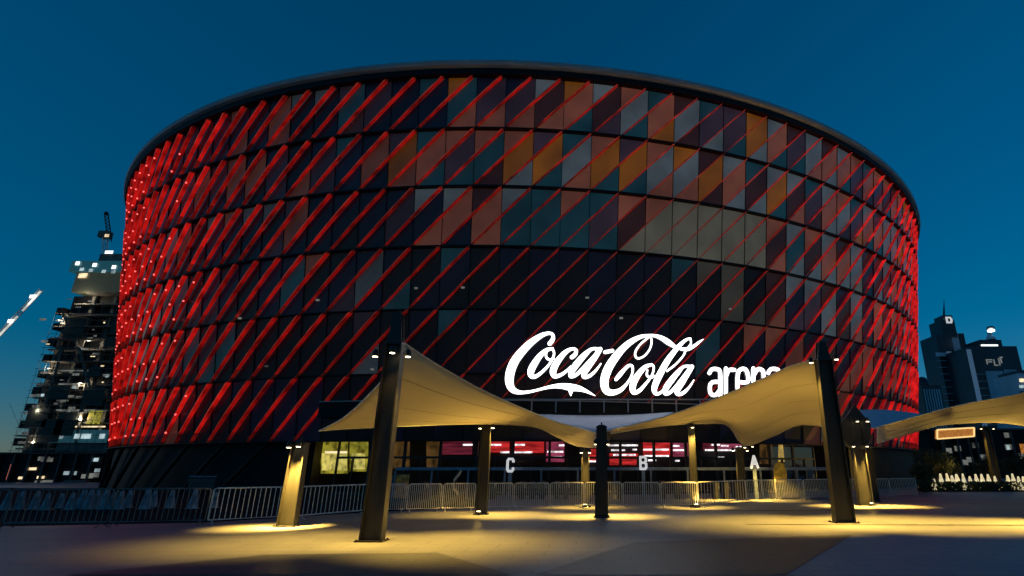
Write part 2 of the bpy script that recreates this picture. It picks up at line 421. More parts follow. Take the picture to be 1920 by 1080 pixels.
# mullions between the columns, one mesh per storey band
for s in range(6):
    b = MB()
    for j in range(A0, A1+1):
        e = .009
        b.hexa([S(j-e, s+1, -PDEP-.1), S(j+e, s+1, -PDEP-.1), S(j+e, s+1, -PDEP+.06), S(j-e, s+1, -PDEP+.06),
                S(j-e, s, -PDEP-.1), S(j+e, s, -PDEP-.1), S(j+e, s, -PDEP+.06), S(j-e, s, -PDEP+.06)])
    b.build('mullion_band', M['ringm'], arena)

# fins: every one runs up through the six storeys, two columns to the right per storey
FO, FI = 0.0, -PDEP+.07
nfin = 0; rfin = random.Random(4)
for k in range(A0-6, A1-4):
    tend = 6.0
    # fins over the entrance stop above the marquee
    tm = zt_of(ZM1+.05)
    if AE0 < k + 2*(6-tm) < AE1: tend = tm
    b = MB()
    has = False
    for s in range(6):
        t0, t1 = float(s) if s else .06, min(s+1.0, tend)
        if t1 - t0 < .1: continue
        ks = [0, .05, .17, .45, .75, .965, 1]             # bottom joint, fading foot, lit run, top joint
        rows = []
        for fr in ks:
            t = t1 + (t0-t1)*fr
            a = k + 2*(6-t)
            hw = .015 + .017*min(1, max(0, (fr-.05)/.8))
            if fr in (0, 1): hw = .015
            dep = FI + (FO-FI)*(.72+.28*min(fr, .965)/.965 if fr < 1 else .8)
            rows.append([S(a-hw, t, FI), S(a-hw*.8, t, dep), S(a+hw*.8, t, dep), S(a+hw, t, FI)])
        a_mid = k + 2*(6-(t0+t1)/2)
        if not (A0-1 < a_mid < A1+1): continue
        has = True
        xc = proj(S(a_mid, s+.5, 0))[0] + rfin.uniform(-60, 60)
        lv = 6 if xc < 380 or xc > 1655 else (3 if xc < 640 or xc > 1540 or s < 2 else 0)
        for i in range(len(ks)-1):
            r0, r1 = rows[i], rows[i+1]
            q = {0: 10, 1: 11, len(ks)-2: 10}.get(i)
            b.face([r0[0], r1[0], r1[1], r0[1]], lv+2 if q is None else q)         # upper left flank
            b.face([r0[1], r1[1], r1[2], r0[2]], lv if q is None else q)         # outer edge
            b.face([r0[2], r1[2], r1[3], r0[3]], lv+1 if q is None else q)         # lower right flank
        # lamp nodes on the lower flank of the fins on the left of the drum
        xm = proj(S(a_mid, s+.5, 0))[0]
        if xm < 275 or (xm < 345 and random.random() < .35):
            for q in (.2, .5, .8):
                if random.random() < .25: continue
                t = t1 + (t0-t1)*q; a = k+2*(6-t); hw = .015+.017*q
                c = S(a+hw*1.0, t, FI+(FO-FI)*.72); rr = .085
                b.lathe([(.02, -rr), (rr*.8, -rr*.5), (rr*.8, rr*.5), (.02, rr)], 6, c, 9)
    if has:
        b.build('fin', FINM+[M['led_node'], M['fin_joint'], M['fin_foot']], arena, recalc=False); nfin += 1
print('fins', nfin)
# raking columns that carry the fins down to the ground left of the entrance
for k in range(-36, int(AE0)-2, 2):
    a0 = k; p1 = S(a0, 6, -.2); p0 = S(a0-2.0, 6, -.25)+Vector((0, 0, -ZB))
    b = MB(); b.tube([p0, p1], .14, 8); b.build('raking_column', M['ringm'], arena)
# tiny lights that show through the dark glass
for x, y in ((450, 595), (597, 560), (497, 687), (445, 700), (700, 693), (778, 543), (868, 540), (1105, 556), (1165, 598), (1370, 577)):
    bestp = None
    for i in range(-300, 300, 2):
        for t in range(0, 600, 6):
            p = S(i/10, t/100, -PDEP+.07); q = proj(p); d = abs(q[0]-x)+abs(q[1]-y)
            if bestp is None or d < bestp[0]: bestp = (d, p)
    b = MB(); b.lathe([(.03, -.05), (.13, -.05), (.13, .05), (.03, .05)], 8, bestp[1]); b.build('interior_light', M['dimwin'], arena)

# marquee over the entrance
def arcbox(a0, a1, n, z0, z1, r0, r1, m, name, parent):
    b = MB(); rows = [[], [], [], []]
    for i in range(n+1):
        a = a0+(a1-a0)*i/n; ph = PH0+a*DA
        for q, (r, z) in enumerate(((r0, z0), (r1, z0), (r1, z1), (r0, z1))):
            rows[q].append((CX+r*math.sin(ph), CY-r*math.cos(ph), z))
    b.grid(rows+[rows[0]], 0)
    b.face([r[0] for r in rows]); b.face([r[-1] for r in reversed(rows)])
    return b.build(name, m, parent)
RE = RB
arcbox(AE0, AE1, 40, ZM0, ZM1-.06, RE-2.2, RE+1.1, M['dark'], 'marquee', arena)
arcbox(AE0, AE1, 40, ZM1-.06, ZM1, RE-2.2, RE+1.16, M['rim'], 'marquee_edge', arena)
# entrance: glazed bays, doors and the lit hall behind
RG = RE-1.6
NB = 15
for i in range(NB):
    a0 = AE0+(AE1-AE0)*i/NB; a1 = AE0+(AE1-AE0)*(i+1)/NB
    fr = MB(); ww = .045
    def Q(a, z, r=RG):
        ph = PH0+a*DA; return Vector((CX+r*math.sin(ph), CY-r*math.cos(ph), z))
    def bar(aa, ab, z0, z1, d0=-.09, d1=.09):
        fr.hexa([Q(aa, z0, RG+d1), Q(ab, z0, RG+d1), Q(ab, z0, RG+d0), Q(aa, z0, RG+d0), Q(aa, z1, RG+d1), Q(ab, z1, RG+d1), Q(ab, z1, RG+d0), Q(aa, z1, RG+d0)])
    bar(a0, a0+ww, 0, ZM0-.01); bar(a1-ww, a1, 0, ZM0-.01)
    bar(a0+ww, a1-ww, 2.35, 2.5); bar(a0+ww, a1-ww, 0, .18); bar(a0+ww, a1-ww, ZM0-.4, ZM0-.01)
    mid = (a0+a1)/2; bar(mid-.02, mid+.02, .18, 2.35)
    f = fr.build('entrance_bay', M['black'], arena)
    g = MB(); g.face([Q(a0+ww, .18), Q(a1-ww, .18), Q(a1-ww, ZM0-.4), Q(a0+ww, ZM0-.4)]); g.build('pane', M['glass'], f)
# hall: back wall, floor line
arcbox(AE0-1, AE1+1, 40, .01, ZM0-.02, RG-5.6, RG-5.3, M['interior'], 'hall_wall', arena)
arcbox(AE0-1.2, AE0-1, 1, .01, ZM0-.02, RG-5.3, RG-.1, M['interior'], 'hall_end_wall', arena)
arcbox(AE1+1, AE1+1.2, 1, .01, ZM0-.02, RG-5.3, RG-.1, M['interior'], 'hall_end_wall', arena)
def hallpt(px, py, r):
    d = ray(px, py)
    # meet the cylinder of radius r round the drum's axis
    ox, oy = -CX, -CY
    A = d.x*d.x+d.y*d.y; B_ = 2*(ox*d.x+oy*d.y); C = ox*ox+oy*oy-r*r
    k = (-B_-math.sqrt(B_*B_-4*A*C))/(2*A)
    return Vector((d.x*k, d.y*k, CAMH+d.z*k))
def hallquad(b, x0, x1, y0, y1, r, m=0):
    n = max(1, int(abs(x1-x0)/25))
    q = [[hallpt(x0+(x1-x0)*i/n, y, r) for i in range(n+1)] for y in (y1, y0)]
    b.grid(q, m)
RH = RG-5.0
screens = [(800, 885, 816, 852, 'red_dim', [(862, 882, 819), (868, 886, 834)]),
           (918, 955, 818, 848, 'red_on', [(918, 953, 819), (918, 940, 834), (938, 955, 848)]),
           (963, 1020, 816, 849, 'red_on', [(965, 978, 820), (965, 984, 834), (964, 998, 848)]),
           (1024, 1058, 818, 866, 'mag_on', [(1040, 1058, 822), (1048, 1058, 835), (1026, 1056, 847), (1036, 1054, 857)]),
           (1104, 1120, 842, 864, 'red_on', [(1104, 1118, 865)]),
           (1143, 1196, 850, 872, 'red_on', [(1146, 1198, 820), (1140, 1196, 835), (1146, 1172, 844), (1186, 1194, 843), (1150, 1192, 853)]),
           (1206, 1256, 814, 856, 'red_on', [(1206, 1254, 843), (1208, 1254, 855), (1215, 1230, 863)]),
           (1262, 1292, 816, 856, 'mag_on', [(1264, 1290, 819), (1262, 1274, 836), (1262, 1284, 844), (1266, 1274, 864)]),
           (1318, 1346, 816, 844, 'red_dim', [(1322, 1380, 844), (1340, 1358, 858), (1334, 1350, 834)]),
           (1346, 1394, 812, 842, 'mag_on', [(1350, 1362, 822), (1366, 1376, 818), (1372, 1384, 830), (1380, 1392, 838), (1352, 1366, 836), (1386, 1392, 824)])]
for x0, x1, y0, y1, m, st in screens:
    b = MB(); hallquad(b, x0, x1, y0, y1, RH); s_ = b.build('video_screen', M[m], arena, solid=.06)
    for (xa, xb, y) in st:
        b = MB(); hallquad(b, xa, xb, y-1.6, y+1.6, RH+.12); b.build('tube_light', M['strip_on'], s_, solid=.03)
for x0, x1, y0, y1, m in ((602, 652, 812, 888, 'yel_in'), (656, 690, 806, 884, 'yel_in'), (604, 650, 850, 882, 'yel_hot'), (660, 684, 850, 880, 'yel_hot'), (610, 650, 846, 850, 'winwarm'),
                          (738, 768, 822, 878, 'brown_in'), (800, 826, 822, 878, 'brown_in'), (1425, 1448, 826, 870, 'brown_in'), (1460, 1488, 818, 866, 'doorglow'), (1534, 1550, 818, 862, 'doorglow')):
    b = MB(); hallquad(b, x0, x1, y0, y1, (RG-.9 if x1 < 700 else RH+.5)+(y1-y0 < 40)*.3); b.build('lit_room_panel', M[m], arena, solid=.08)
# dark awning boxes seen over the glass
for x0, x1 in ((670, 690), (985, 1020), (1206, 1216), (1262, 1292)):
    b = MB(); hallquad(b, x0, x1, 802, 809, RH+.6); b.build('ceiling_light', M['dimwin'], arena, solid=.05)

# ------------------------------------------------------------------ illuminated sign
YS = 35.6
sign = thing('illuminated_sign', 'large glowing white lettering with a flowing script name and the word arena over the entrance', 'sign', (0, 0, 0))
def bez(pts, n=7):
    out = []
    for i in range(len(pts)-1):
        p0 = pts[max(i-1, 0)]; p1 = pts[i]; p2 = pts[i+1]; p3 = pts[min(i+2, len(pts)-1)]
        for k in range(n):
            t = k/n
            out.append(tuple(.5*((2*p1[c])+(-p0[c]+p2[c])*t+(2*p0[c]-5*p1[c]+4*p2[c]-p3[c])*t*t+(-p0[c]+3*p1[c]-3*p2[c]+p3[c])*t**3) for c in range(3)))
    out.append(pts[-1]); return out
stroke_n = 0
def stroke(b, pts, tf, n=7, scale=.86):
    """a brush stroke: centre line with a width at each point, in photo pixels -> a solid in the sign plane"""
    global stroke_n
    stroke_n += 1
    yf = YS - .10 - .004*stroke_n; yb = YS + .12
    pl = bez(pts, n)
    Lf, Rt = [], []
    for i, (x, y, ww) in enumerate(pl):
        x0, y0, _ = pl[max(i-1, 0)]; x1, y1, _ = pl[min(i+1, len(pl)-1)]
        dx, dy = x1-x0, y1-y0; l = math.hypot(dx, dy) or 1
        nx, ny = -dy/l, dx/l; h = ww*scale/2
        Lf.append(tf(x+nx*h, y+ny*h)); Rt.append(tf(x-nx*h, y-ny*h))
    # round ends
    def cap(c, e, ww):
        pass
    def W(p, y): q = at(p[0], p[1], YS); return (q.x, y, q.z)
    for i in range(len(pl)-1):
        q = [Lf[i], Lf[i+1], Rt[i+1], Rt[i]]
        b.face([W(p, yf) for p in q], 0)
        b.face([W(p, yb) for p in reversed(q)], 1)
        b.face([W(Lf[i], yb), W(Lf[i+1], yb), W(Lf[i+1], yf), W(Lf[i], yf)], 1)
        b.face([W(Rt[i], yf), W(Rt[i+1], yf), W(Rt[i+1], yb), W(Rt[i], yb)], 1)
    for i in (0, len(pl)-1):                     # round caps
        x, y, ww = pl[i]; h = ww*scale/2
        b.face([W(tf(x+h*math.cos(k*math.pi/6), y+h*math.sin(k*math.pi/6)), yf-.002) for k in range(12)], 0)
z1 = lambda x, y: (920+x/6.354, 600+y/6.353)
z2 = lambda x, y: (1100+x/6.354, 600+y/6.353)
script = [
 ('C', z1, [[(705,285,58),(742,232,54),(738,178,40),(690,162,42),(600,192,62),(480,275,90),(370,385,106),(285,500,116),(238,620,120),(225,720,115),(242,800,98),(290,848,74),(370,866,46),(470,856,36),(560,836,32),(660,810,38),(760,792,52),(860,790,76),(960,805,96),(1050,818,76),(1130,846,46),(1190,876,28),(1245,904,6)],
            [(955,850,60),(955,905,10)]]),
 ('o', z1, [[(738,345,32),(670,362,52),(590,430,72),(520,530,90),(482,610,92),(485,668,66),(535,676,50),(605,630,40),(685,550,32),(738,465,30),(757,400,28),(738,345,30)],
            [(668,385,20),(662,440,30),(700,476,32),(755,466,24)]]),
 ('c', z1, [[(968,448,54),(1010,410,52),(1018,362,40),(970,348,38),(900,382,58),(830,455,76),(772,540,88),(745,620,88),(765,672,62),(830,660,45),(900,615,36),(960,560,32)]]),
 ('a', z1, [[(1290,352,46),(1205,350,40),(1120,420,72),(1040,510,86),(975,600,82),(955,668,60),(1005,665,46),(1065,615,46),(1150,525,46),(1240,430,46),(1305,352,46)],
            [(1305,352,58),(1240,450,76),(1170,550,80),(1115,635,76),(1118,682,54),(1180,668,44),(1250,608,32),(1312,525,18)]]),
 ('hyphen', z1, [[(1362,388,48),(1450,370,48)]]),
 ('C', z2, [[(348,712,44),(395,655,58),(450,592,46),(500,548,40),(538,552,34),(548,600,28),(528,680,28),(472,768,36),(400,838,58),(310,868,76),(240,848,96),(212,780,108),(217,690,114),(262,570,114),(340,450,106),(430,345,90),(530,262,74),(640,206,50),(740,190,36),(820,195,42),(900,225,62),(970,270,72),(1040,318,48)],
            [(758,195,22),(772,260,24),(750,350,24),(690,428,24),(620,462,26),(582,440,28),(580,382,26),(630,304,24),(700,240,26),(755,200,22)]]),
 ('o', z2, [[(770,537,30),(700,562,56),(620,645,76),(562,740,88),(545,820,82),(565,868,58),(625,845,50),(692,775,38),(760,688,28),(793,610,26),(794,552,26),(770,537,28)],
            [(722,600,20),(716,660,30),(760,690,30),(815,668,20)]]),
 ('l', z2, [[(1232,226,24),(1180,242,36),(1110,302,52),(1040,382,66),(960,490,80),(892,610,86),(832,730,86),(803,825,74),(824,880,50),(880,868,36),(940,800,30)],
            [(1230,226,24),(1236,290,22),(1175,370,24),(1148,430,24),(1060,530,26),(955,612,26)],
            [(1115,350,34),(1200,352,48),(1280,312,40),(1340,266,28),(1388,234,6)]]),
 ('a', z2, [[(1240,560,44),(1155,560,36),(1080,632,66),(1000,730,80),(942,815,78),(935,878,54),(985,870,44),(1052,806,44),(1150,680,44),(1248,562,46)],
            [(1250,562,56),(1190,650,76),(1130,750,80),(1074,845,74),(1092,888,50),(1152,868,44),(1222,798,28),(1272,720,14)]]),
]
M['sign_side'] = mat('sign_return', (.5, .5, .5), .5, emit=(1, 1, 1), es=.12)
for nm, tf, ss in script:
    b = MB()
    for st in ss: stroke(b, st, tf)
    b.build('script_letter' if nm != 'hyphen' else 'script_hyphen', [M['white_on'], M['sign_side']], sign, recalc=False)
# block word: letters drawn in a unit box, width then height, heavy strokes
GL = {'a': (.60, [[(.06,.80,0),(.16,.93,0),(.40,.93,0),(.50,.78,0),(.50,.02,0)], [(.50,.50,0),(.22,.50,0),(.09,.40,0),(.09,.16,0),(.20,.06,0),(.34,.08,0),(.50,.24,0)]]),
      'r': (.46, [[(.10,.02,0),(.10,.96,0)], [(.10,.68,0),(.22,.90,0),(.44,.91,0)]]),
      'e': (.60, [[(.12,.50,0),(.50,.50,0),(.50,.76,0),(.40,.93,0),(.22,.93,0),(.10,.76,0),(.10,.22,0),(.22,.06,0),(.40,.06,0),(.51,.20,0)]]),
      'n': (.62, [[(.10,.02,0),(.10,.96,0)], [(.10,.70,0),(.26,.92,0),(.42,.92,0),(.52,.76,0),(.52,.02,0)]])}
xk = 1326.5
for ch in 'arena':
    wd, ss = GL[ch]; b = MB(); sx = 46; y0, hh = 744.5, 55.0
    for st in ss:
        tfx = lambda x, y, xk=xk: (xk+x, y0-y)
        stroke(b, [(p[0]*sx, p[1]*hh, 8.2) for p in st], tfx, n=3)
    b.build('block_letter', [M['white_on'], M['sign_side']], sign, recalc=False)
    xk += wd*sx + 1.2
b = MB()                                            # rail and struts that hold the letters on the marquee
p0, p1 = at(930, 749, YS+.2), at(1470, 749, YS+.2)
b.box(p0.x, p1.x, YS+.14, YS+.24, p0.z-.04, p0.z+.04)
for i in range(12):
    x = p0.x+(p1.x-p0.x)*(i+.5)/12
    b.box(x-.04, x+.04, YS+.14, YS+.22, ZM1-.9, p0.z-.04)
b.build('support_rail', M['rim'], sign)

# ------------------------------------------------------------------ masts
LCOL = (1, .60, .10)
def spot(name, loc, target, power, angle, parent, blend=.7, size=.06):
    d = bpy.data.lights.new(name, 'SPOT'); d.energy = power*3.4; d.spot_size = R(angle); d.spot_blend = blend+.25 if 'flood' in name else blend; d.color = LCOL; d.shadow_soft_size = size
    o = bpy.data.objects.new(name, d); COL.objects.link(o); o.parent = parent
    o.location = loc; v = Vector(target)-Vector(loc); o.rotation_euler = v.to_track_quat('-Z', 'Y').to_euler()
    return o
def mast(label, px, py, topy, wpx, lamps, power=400, head=.5, group='dark steel masts that carry the shade sails', lean=None, rz=0, web='front', angle=78, up=()):
    """lamps: list of (side x in mast widths, front/back, height share)"""
    g = gr(px, py); Y = g.y
    H = at(px, topy, Y).z
    w_ = wpx/F*math.hypot(Y, 1)
    t = thing('mast', label, 'mast', g, rz, group)
    b = MB(); wb, wt = w_/2, w_/2*.80; d = w_*.55; ft = max(.035, w_*.07)
    lx = lean or 0
    # H section: a web facing the plaza between two flanges, tapering upward
    def plate(xa0, xb0, xa1, xb1, ya, yb, z0, z1):
        b.hexa([(xa0, ya, z0), (xb0, ya, z0), (xb0, yb, z0), (xa0, yb, z0), (xa1, ya, z1), (xb1, ya, z1), (xb1, yb, z1), (xa1, yb, z1)])
    z1_ = H - head
    plate(-wb, -wb+ft, -wt+lx, -wt+ft+lx, -d/2, d/2, .03, z1_)
    plate(wb-ft, wb, wt-ft+lx, wt+lx, -d/2, d/2, .03, z1_)
    b.build('flange', M['mast'], t)
    b = MB(); plate(-wb+ft, wb-ft, -wt+ft+lx, wt-ft+lx, -d*.12, d*.12, .03, z1_); b.build('web', M['mast'], t)
    b = MB(); b.box(-wb*1.25, wb*1.25, -d*.8, d*.8, .004, .03)
    for sx in (-1, 1):
        for sy in (-1, 1): b.lathe([(.02, .03), (.02, .06)], 6, (sx*wb*1.12, sy*d*.66, 0))
    b.build('base_plate', M['black'], t)
    b = MB()                                          # head: cap plate, narrower twin blades
    plate(-wt*1.05+lx, wt*1.05+lx, -wt*1.05+lx, wt*1.05+lx, -d*.6, d*.6, z1_, z1_+.05)
    for sy in (-1, 1):
        plate(-wt*.9+lx, wt*.9+lx, -wt*.55+lx, wt*.45+lx, sy*d*.3-.03, sy*d*.3+.03, z1_+.05, H)
    b.lathe([(.03, 0), (.03, .25)], 8, (lx, 0, H-.15))
    b.build('mast_head', M['black'], t)
    for (sx, sy, hs, pw) in lamps:
        z = H*hs
        x = sx*wb; y = sy*d
        b = MB(); b.tube([(x*.55, y*.3, z+.06), (x*1.0, y, z+.06)], .018, 6)
        b.lathe([(.075, .02), (.085, .12), (.05, .2), (.02, .22)], 10, (x, y, z-.06))
        fx = b.build('floodlight', M['black'], t)
        b = MB(); b.lathe([(.005, 0), (.066, .004), (.066, .015), (.005, .016)], 10, (x, y, z-.062)); b.build('lens', M['lens'], fx)
        if pw and abs(sx) < .7:                           # front lamp grazes the web of its own mast
            spot('floodlight_beam', (x, y, z-.09), (x*.5, y*.35, 0), power*pw, 64, t)
        elif pw:
            spot('floodlight_beam', (x, y-.0, z-.09), (x+sx*.55, y+sy*.1, z-3), power*pw, angle, t)
    for (tp, ty, tY, pw) in up:                       # made-up ground up-lights, added to brighten the sail undersides
        q = at(tp, ty, tY) - g
        side = -1 if q.y < 0 else 1
        b = MB(); b.lathe([(.11, .03), (.11, .13), (.085, .15)], 10, (0, side*(d+.25), 0)); ux = b.build('added_uplighter', M['black'], t)
        b = MB(); b.lathe([(.005, .151), (.075, .152), (.075, .158), (.005, .159)], 10, (0, side*(d+.25), 0)); b.build('lens', M['lens'], ux)
        spot('added_sail_light', (0, side*(d+.25), .2), q, pw*.36, 120, t, .8, .08)
    return t

mast('tall dark mast nearest the camera, with three lamps below its blade head', 697, 1015, 588, 38,
     [(-1.7, -.4, .795, 1), (.25, -1.1, .805, .02), (1.7, -.8, .79, 1.1)], 950, head=.9)
mast('tall dark mast holding the high corner of the right sail beside the red drum edge', 1583, 980, 642, 34,
     [(-1.5, -.3, .88, 1.5), (1.35, -.3, .90, 1.9)], 1250, head=.7, up=((1470, 760, 25, 450),))
mast('short yellow-lit mast among the steel barriers left of the first sail', 538, 987, 826, 30,
     [(-.75, -1.0, .93, 1.6), (.45, -1.15, .94, 5)], 420, head=.12)
mast('short unlit black mast in the gap where the two main sails meet', 1128, 970, 797, 23,
     [(-.9, .9, .80, 1), (.9, .9, .80, 1)], 700, head=.1)
mast('dark mast under the rear edge of the left sail, beside the letter C', 902, 965, 796, 20,
     [(-1.2, .3, .97, .4), (1.2, -.4, .97, 1)], 800, head=.1, up=((830, 745, 19.5, 520),))
mast('slim amber-lit mast just behind the black middle mast', 1097, 951, 842, 16,
     [(-.9, -.9, .95, .7), (.9, -.9, .95, .7)], 380, head=.1, up=((1050, 805, 26, 200),))
mast('slim brown mast under the right sail near the letter B', 1303, 951, 796, 14,
     [(.2, -1.2, .97, .8)], 1100, head=.1, up=((1340, 765, 25.5, 240),))
mast('slim mast with a lamp cluster under the low point of the right sail', 1393, 938, 838, 15,
     [(-1.6, -.5, .94, .7), (1.8, -.5, .94, .7), (1.2, -.8, 1.0, 0), (3.2, -.4, 1.02, 0)], 1500, head=.1)
mf = mast('mast with a broad black head and four lamps behind the right tall mast', 1624, 948, 790, 24,
     [(-1.1, -1.0, .70, 1), (.9, -1.0, .70, 1), (-.2, -1.4, 1.0, 0), (1.3, -1.4, 1.0, 0)], 1500, head=.1, up=((1700, 790, 30, 350), (1540, 780, 26, 250)))
b = MB()                                              # its broad black head bracket
pr = [(-.95, 0), (-.45, -.55), (.35, -.6), (.85, .05), (.95, .75), (.55, 1.2), (.1, 1.75), (-.35, 1.25), (-.9, .8)]
zb_ = 3.15
for y in (-.16, .16):
    pass
rowsF = [[(x*.8, -.14, zb_+z*.95) for x, z in pr], [(x*.8, .14, zb_+z*.95) for x, z in pr]]
b.grid(rowsF, 0, closed=True); b.face(rowsF[0]); b.face(list(reversed(rowsF[1])))
b.build('head_bracket', M['black'], mf)
mast('thin dark mast tucked right behind the broad-headed mast', 1643, 941, 838, 11, [], 0, head=.1)
mast('amber-lit mast under the far right sail behind the hedge', 1872, 917, 799, 13,
     [(-1.6, -.6, .96, 1), (1.8, -.6, .96, 1)], 1500, head=.1, up=((1850, 775, 34, 3200), (1930, 770, 33, 2500)))

mast('dark mast just past the right edge that holds the far right sail', 2075, 985, 690, 32,
     [(-1.5, -.3, .88, 1.5), (1.35, -.3, .90, .5)], 1700, head=.6)
# ------------------------------------------------------------------ shade sails
def curve3(pts, n):
    P = [at(*p) for p in pts]
    out = []; ls = [0]
    for i in range(len(P)-1): ls.append(ls[-1]+(P[i+1]-P[i]).length)
    T = ls[-1]
    def ev(d):
        for i in range(len(P)-1):
            if d <= ls[i+1]+1e-9:
                t = (d-ls[i])/max(ls[i+1]-ls[i], 1e-9)
                p0 = P[max(i-1, 0)]; p1 = P[i]; p2 = P[i+1]; p3 = P[min(i+2, len(P)-1)]
                return .5*((2*p1)+(-p0+p2)*t+(2*p0-5*p1+4*p2-p3)*t*t+(-p0+3*p1-3*p2+p3)*t**3)
        return P[-1]
    return [ev(T*k/n) for k in range(n+1)]
def sail(label, top, bottom, left, right, m='fabric', bulge=0, n=28, k=14, cables=True):
    """membrane spanned between four edge curves (u along, v from top to bottom)"""
    T, Bt = curve3(top, n), curve3(bottom, n); Lc, Rc = curve3(left, k), curve3(right, k)
    rows = []
    for j in range(k+1):
        v = j/k; row = []
        for i in range(n+1):
            u = i/n
            p = T[i]*(1-v)+Bt[i]*v + Lc[j]*(1-u)+Rc[j]*u - (T[0]*(1-u)*(1-v)+T[-1]*u*(1-v)+Bt[0]*(1-u)*v+Bt[-1]*u*v)
            p = p + Vector((0, bulge, bulge*.3))*(math.sin(math.pi*u)*math.sin(math.pi*v))
            row.append(p)
        rows.append(row)
    t = thing('shade_sail', label, 'shade sail', (0, 0, 0), 0, 'tan fabric shade sails over the plaza')
    b = MB(); b.grid(rows); b.build('membrane', M[m], t, smooth=True, solid=.012)
    for j in (k//4, k//2, 3*k//4):
        b = MB(); b.tube([p+Vector((0, -.012, -.012)) for p in rows[j]], .006, 4); b.build('weld_seam', M['seam'], t)
    if cables:
        b = MB()
        for c in (T, Bt, Lc, Rc): b.tube(c, .022, 5)
        b.build('edge_cable', M['galv'], t)
    return t
sail('left tan sail rising to the nearest mast, its tip low at the middle',
     [(754, 640, 15.5), (804, 674, 16.6), (853, 703, 17.8), (900, 729, 19), (960, 757, 21), (1030, 786, 23.8), (1065, 797, 25.2), (1118, 812, 27.2)],
     [(598, 808, 18.3), (660, 803, 19.6), (780, 798, 21.6), (905, 795, 23.5), (1000, 800, 25.2), (1045, 820, 26.4), (1080, 836, 27), (1118, 839, 27.3)],
     [(754, 640, 15.5), (735, 690, 15.9), (680, 752, 16.9), (640, 786, 17.6), (598, 808, 18.3)],
     [(1118, 812, 27.2), (1118, 839, 27.3)])
sail('right tan sail between the tall mast and the middle mast, drooping at a lamp cluster',
     [(1146, 806, 27), (1225, 787, 25.6), (1300, 763, 24.2), (1371, 735, 22.8), (1443, 704, 21.4), (1480, 687, 20.8), (1532, 672, 20)],
     [(1146, 813, 27), (1230, 800, 27.4), (1303, 795, 27.9), (1362, 797, 30.5), (1386, 828, 32.6), (1402, 836, 32.8), (1450, 818, 31.5), (1500, 797, 30), (1562, 802, 28.5)],
     [(1146, 806, 27), (1146, 813, 27)],
     [(1532, 672, 20), (1533, 715, 21.6), (1546, 755, 24.6), (1562, 802, 28.5)])
sail('far right tan sail running out past the skyscrapers',
     [(1645, 801, 29), (1720, 780, 28.6), (1810, 757, 28), (1925, 735, 26.5), (2090, 690, 24)],
     [(1645, 831, 29), (1700, 815, 31), (1770, 797, 35), (1865, 793, 41.6), (1925, 800, 40), (2090, 830, 38)],
     [(1645, 801, 29), (1645, 831, 29)],
     [(2090, 690, 24), (2110, 760, 31), (2090, 830, 38)])
sail('sky-tinted sail seen from its upper side between the two main sails',
     [(1000, 777, 35), (1090, 779, 35.3), (1180, 778, 35.3), (1262, 773, 35)],
     [(1000, 780, 35), (1080, 800, 32), (1140, 808, 30), (1262, 776, 35)],
     [(1000, 777, 35), (1000, 780, 35)], [(1262, 773, 35), (1262, 776, 35)], 'fabric_sky_tint', n=16, k=6)
sail('sky-tinted sail seen from its upper side beneath the red drum edge',
     [(1598, 770, 34), (1650, 768, 34.5), (1700, 773, 35), (1745, 779, 35)],
     [(1598, 792, 32), (1640, 803, 31), (1690, 792, 33), (1745, 781, 35)],
     [(1598, 770, 34), (1598, 792, 32)], [(1745, 779, 35), (1745, 781, 35)], 'fabric_sky_tint', n=16, k=6)

# ------------------------------------------------------------------ crowd barriers
M['galv_dim'] = mat('dimmed_galvanised_steel', (.16, .16, .16), .6, .3)  # darker copy of the galvanised steel; dim light painted into the left barriers
def make_barrier(L_, gm='galv'):
    t = thing('crowd_barrier', 'x', 'barrier', (0, 0, 0), 0, 'steel crowd barriers in a line across the plaza')
    h = 1.1; r = .027; x0, x1 = -L_/2+.04, L_/2-.04
    b = MB()
    b.tube([(x0, 0, .14), (x0, 0, h-.08), (x0+.03, 0, h-.02), (x0+.09, 0, h), (x1-.09, 0, h), (x1-.03, 0, h-.02), (x1, 0, h-.08), (x1, 0, .14), (x0, 0, .14)], r, 6, cap=False)
    b.build('frame', M[gm], t)
    b = MB(); n = 17
    for i in range(1, n): b.tube([(x0+(x1-x0)*i/n, 0, .15), (x0+(x1-x0)*i/n, 0, h-.01)], .0145, 5)
    b.build('grille', M[gm], t)
    for x in (x0+.12, x1-.12):
        b = MB(); b.tube([(x, -.28, .015), (x, -.18, .03), (x, 0, .14), (x, .18, .03), (x, .28, .015)], .016, 5); b.build('foot', M[gm], t)
    return t
path = [gr(*p) for p in ((-330, 998), (0, 990), (200, 988), (385, 984), (555, 975), (690, 963), (890, 958), (1095, 953), (1310, 952), (1400, 941), (1560, 936), (1722, 931))]
seglabels = [
 ['barrier at the far left end of the line, cut off by the edge of view'],
 ['dark barrier in front of the first white cones below the scaffolded tower'],
 ['dark barrier with white cones behind it, below the foot of the red drum'],
 ['bright barrier just left of the short yellow-lit mast'],
 ['bright barrier just right of the short yellow-lit mast'],
 ['barrier behind the nearest mast, left of the orange poster', 'barrier between the nearest mast and the curved pale tube', 'barrier left of the dark mast beside the letter C'],
 ['barrier right of the dark mast, under the letter C', 'barrier below the row of turnstiles, left of the slim amber mast', 'barrier ending at the slim amber mast'],
 ['amber-lit barrier right of the black middle mast', 'amber-lit barrier under the letter B', 'barrier left of the slim brown mast'],
 ['barrier turned away between the slim brown mast and the lamp-cluster mast'],
 ['barrier under the letter A', 'barrier under the yellow panel', 'barrier between the yellow panel and the tall right mast'],
 ['barrier behind the tall right mast', 'barrier right of the broad-headed mast', 'last barrier at the right end of the line, before the trees'],
]
proto = {}
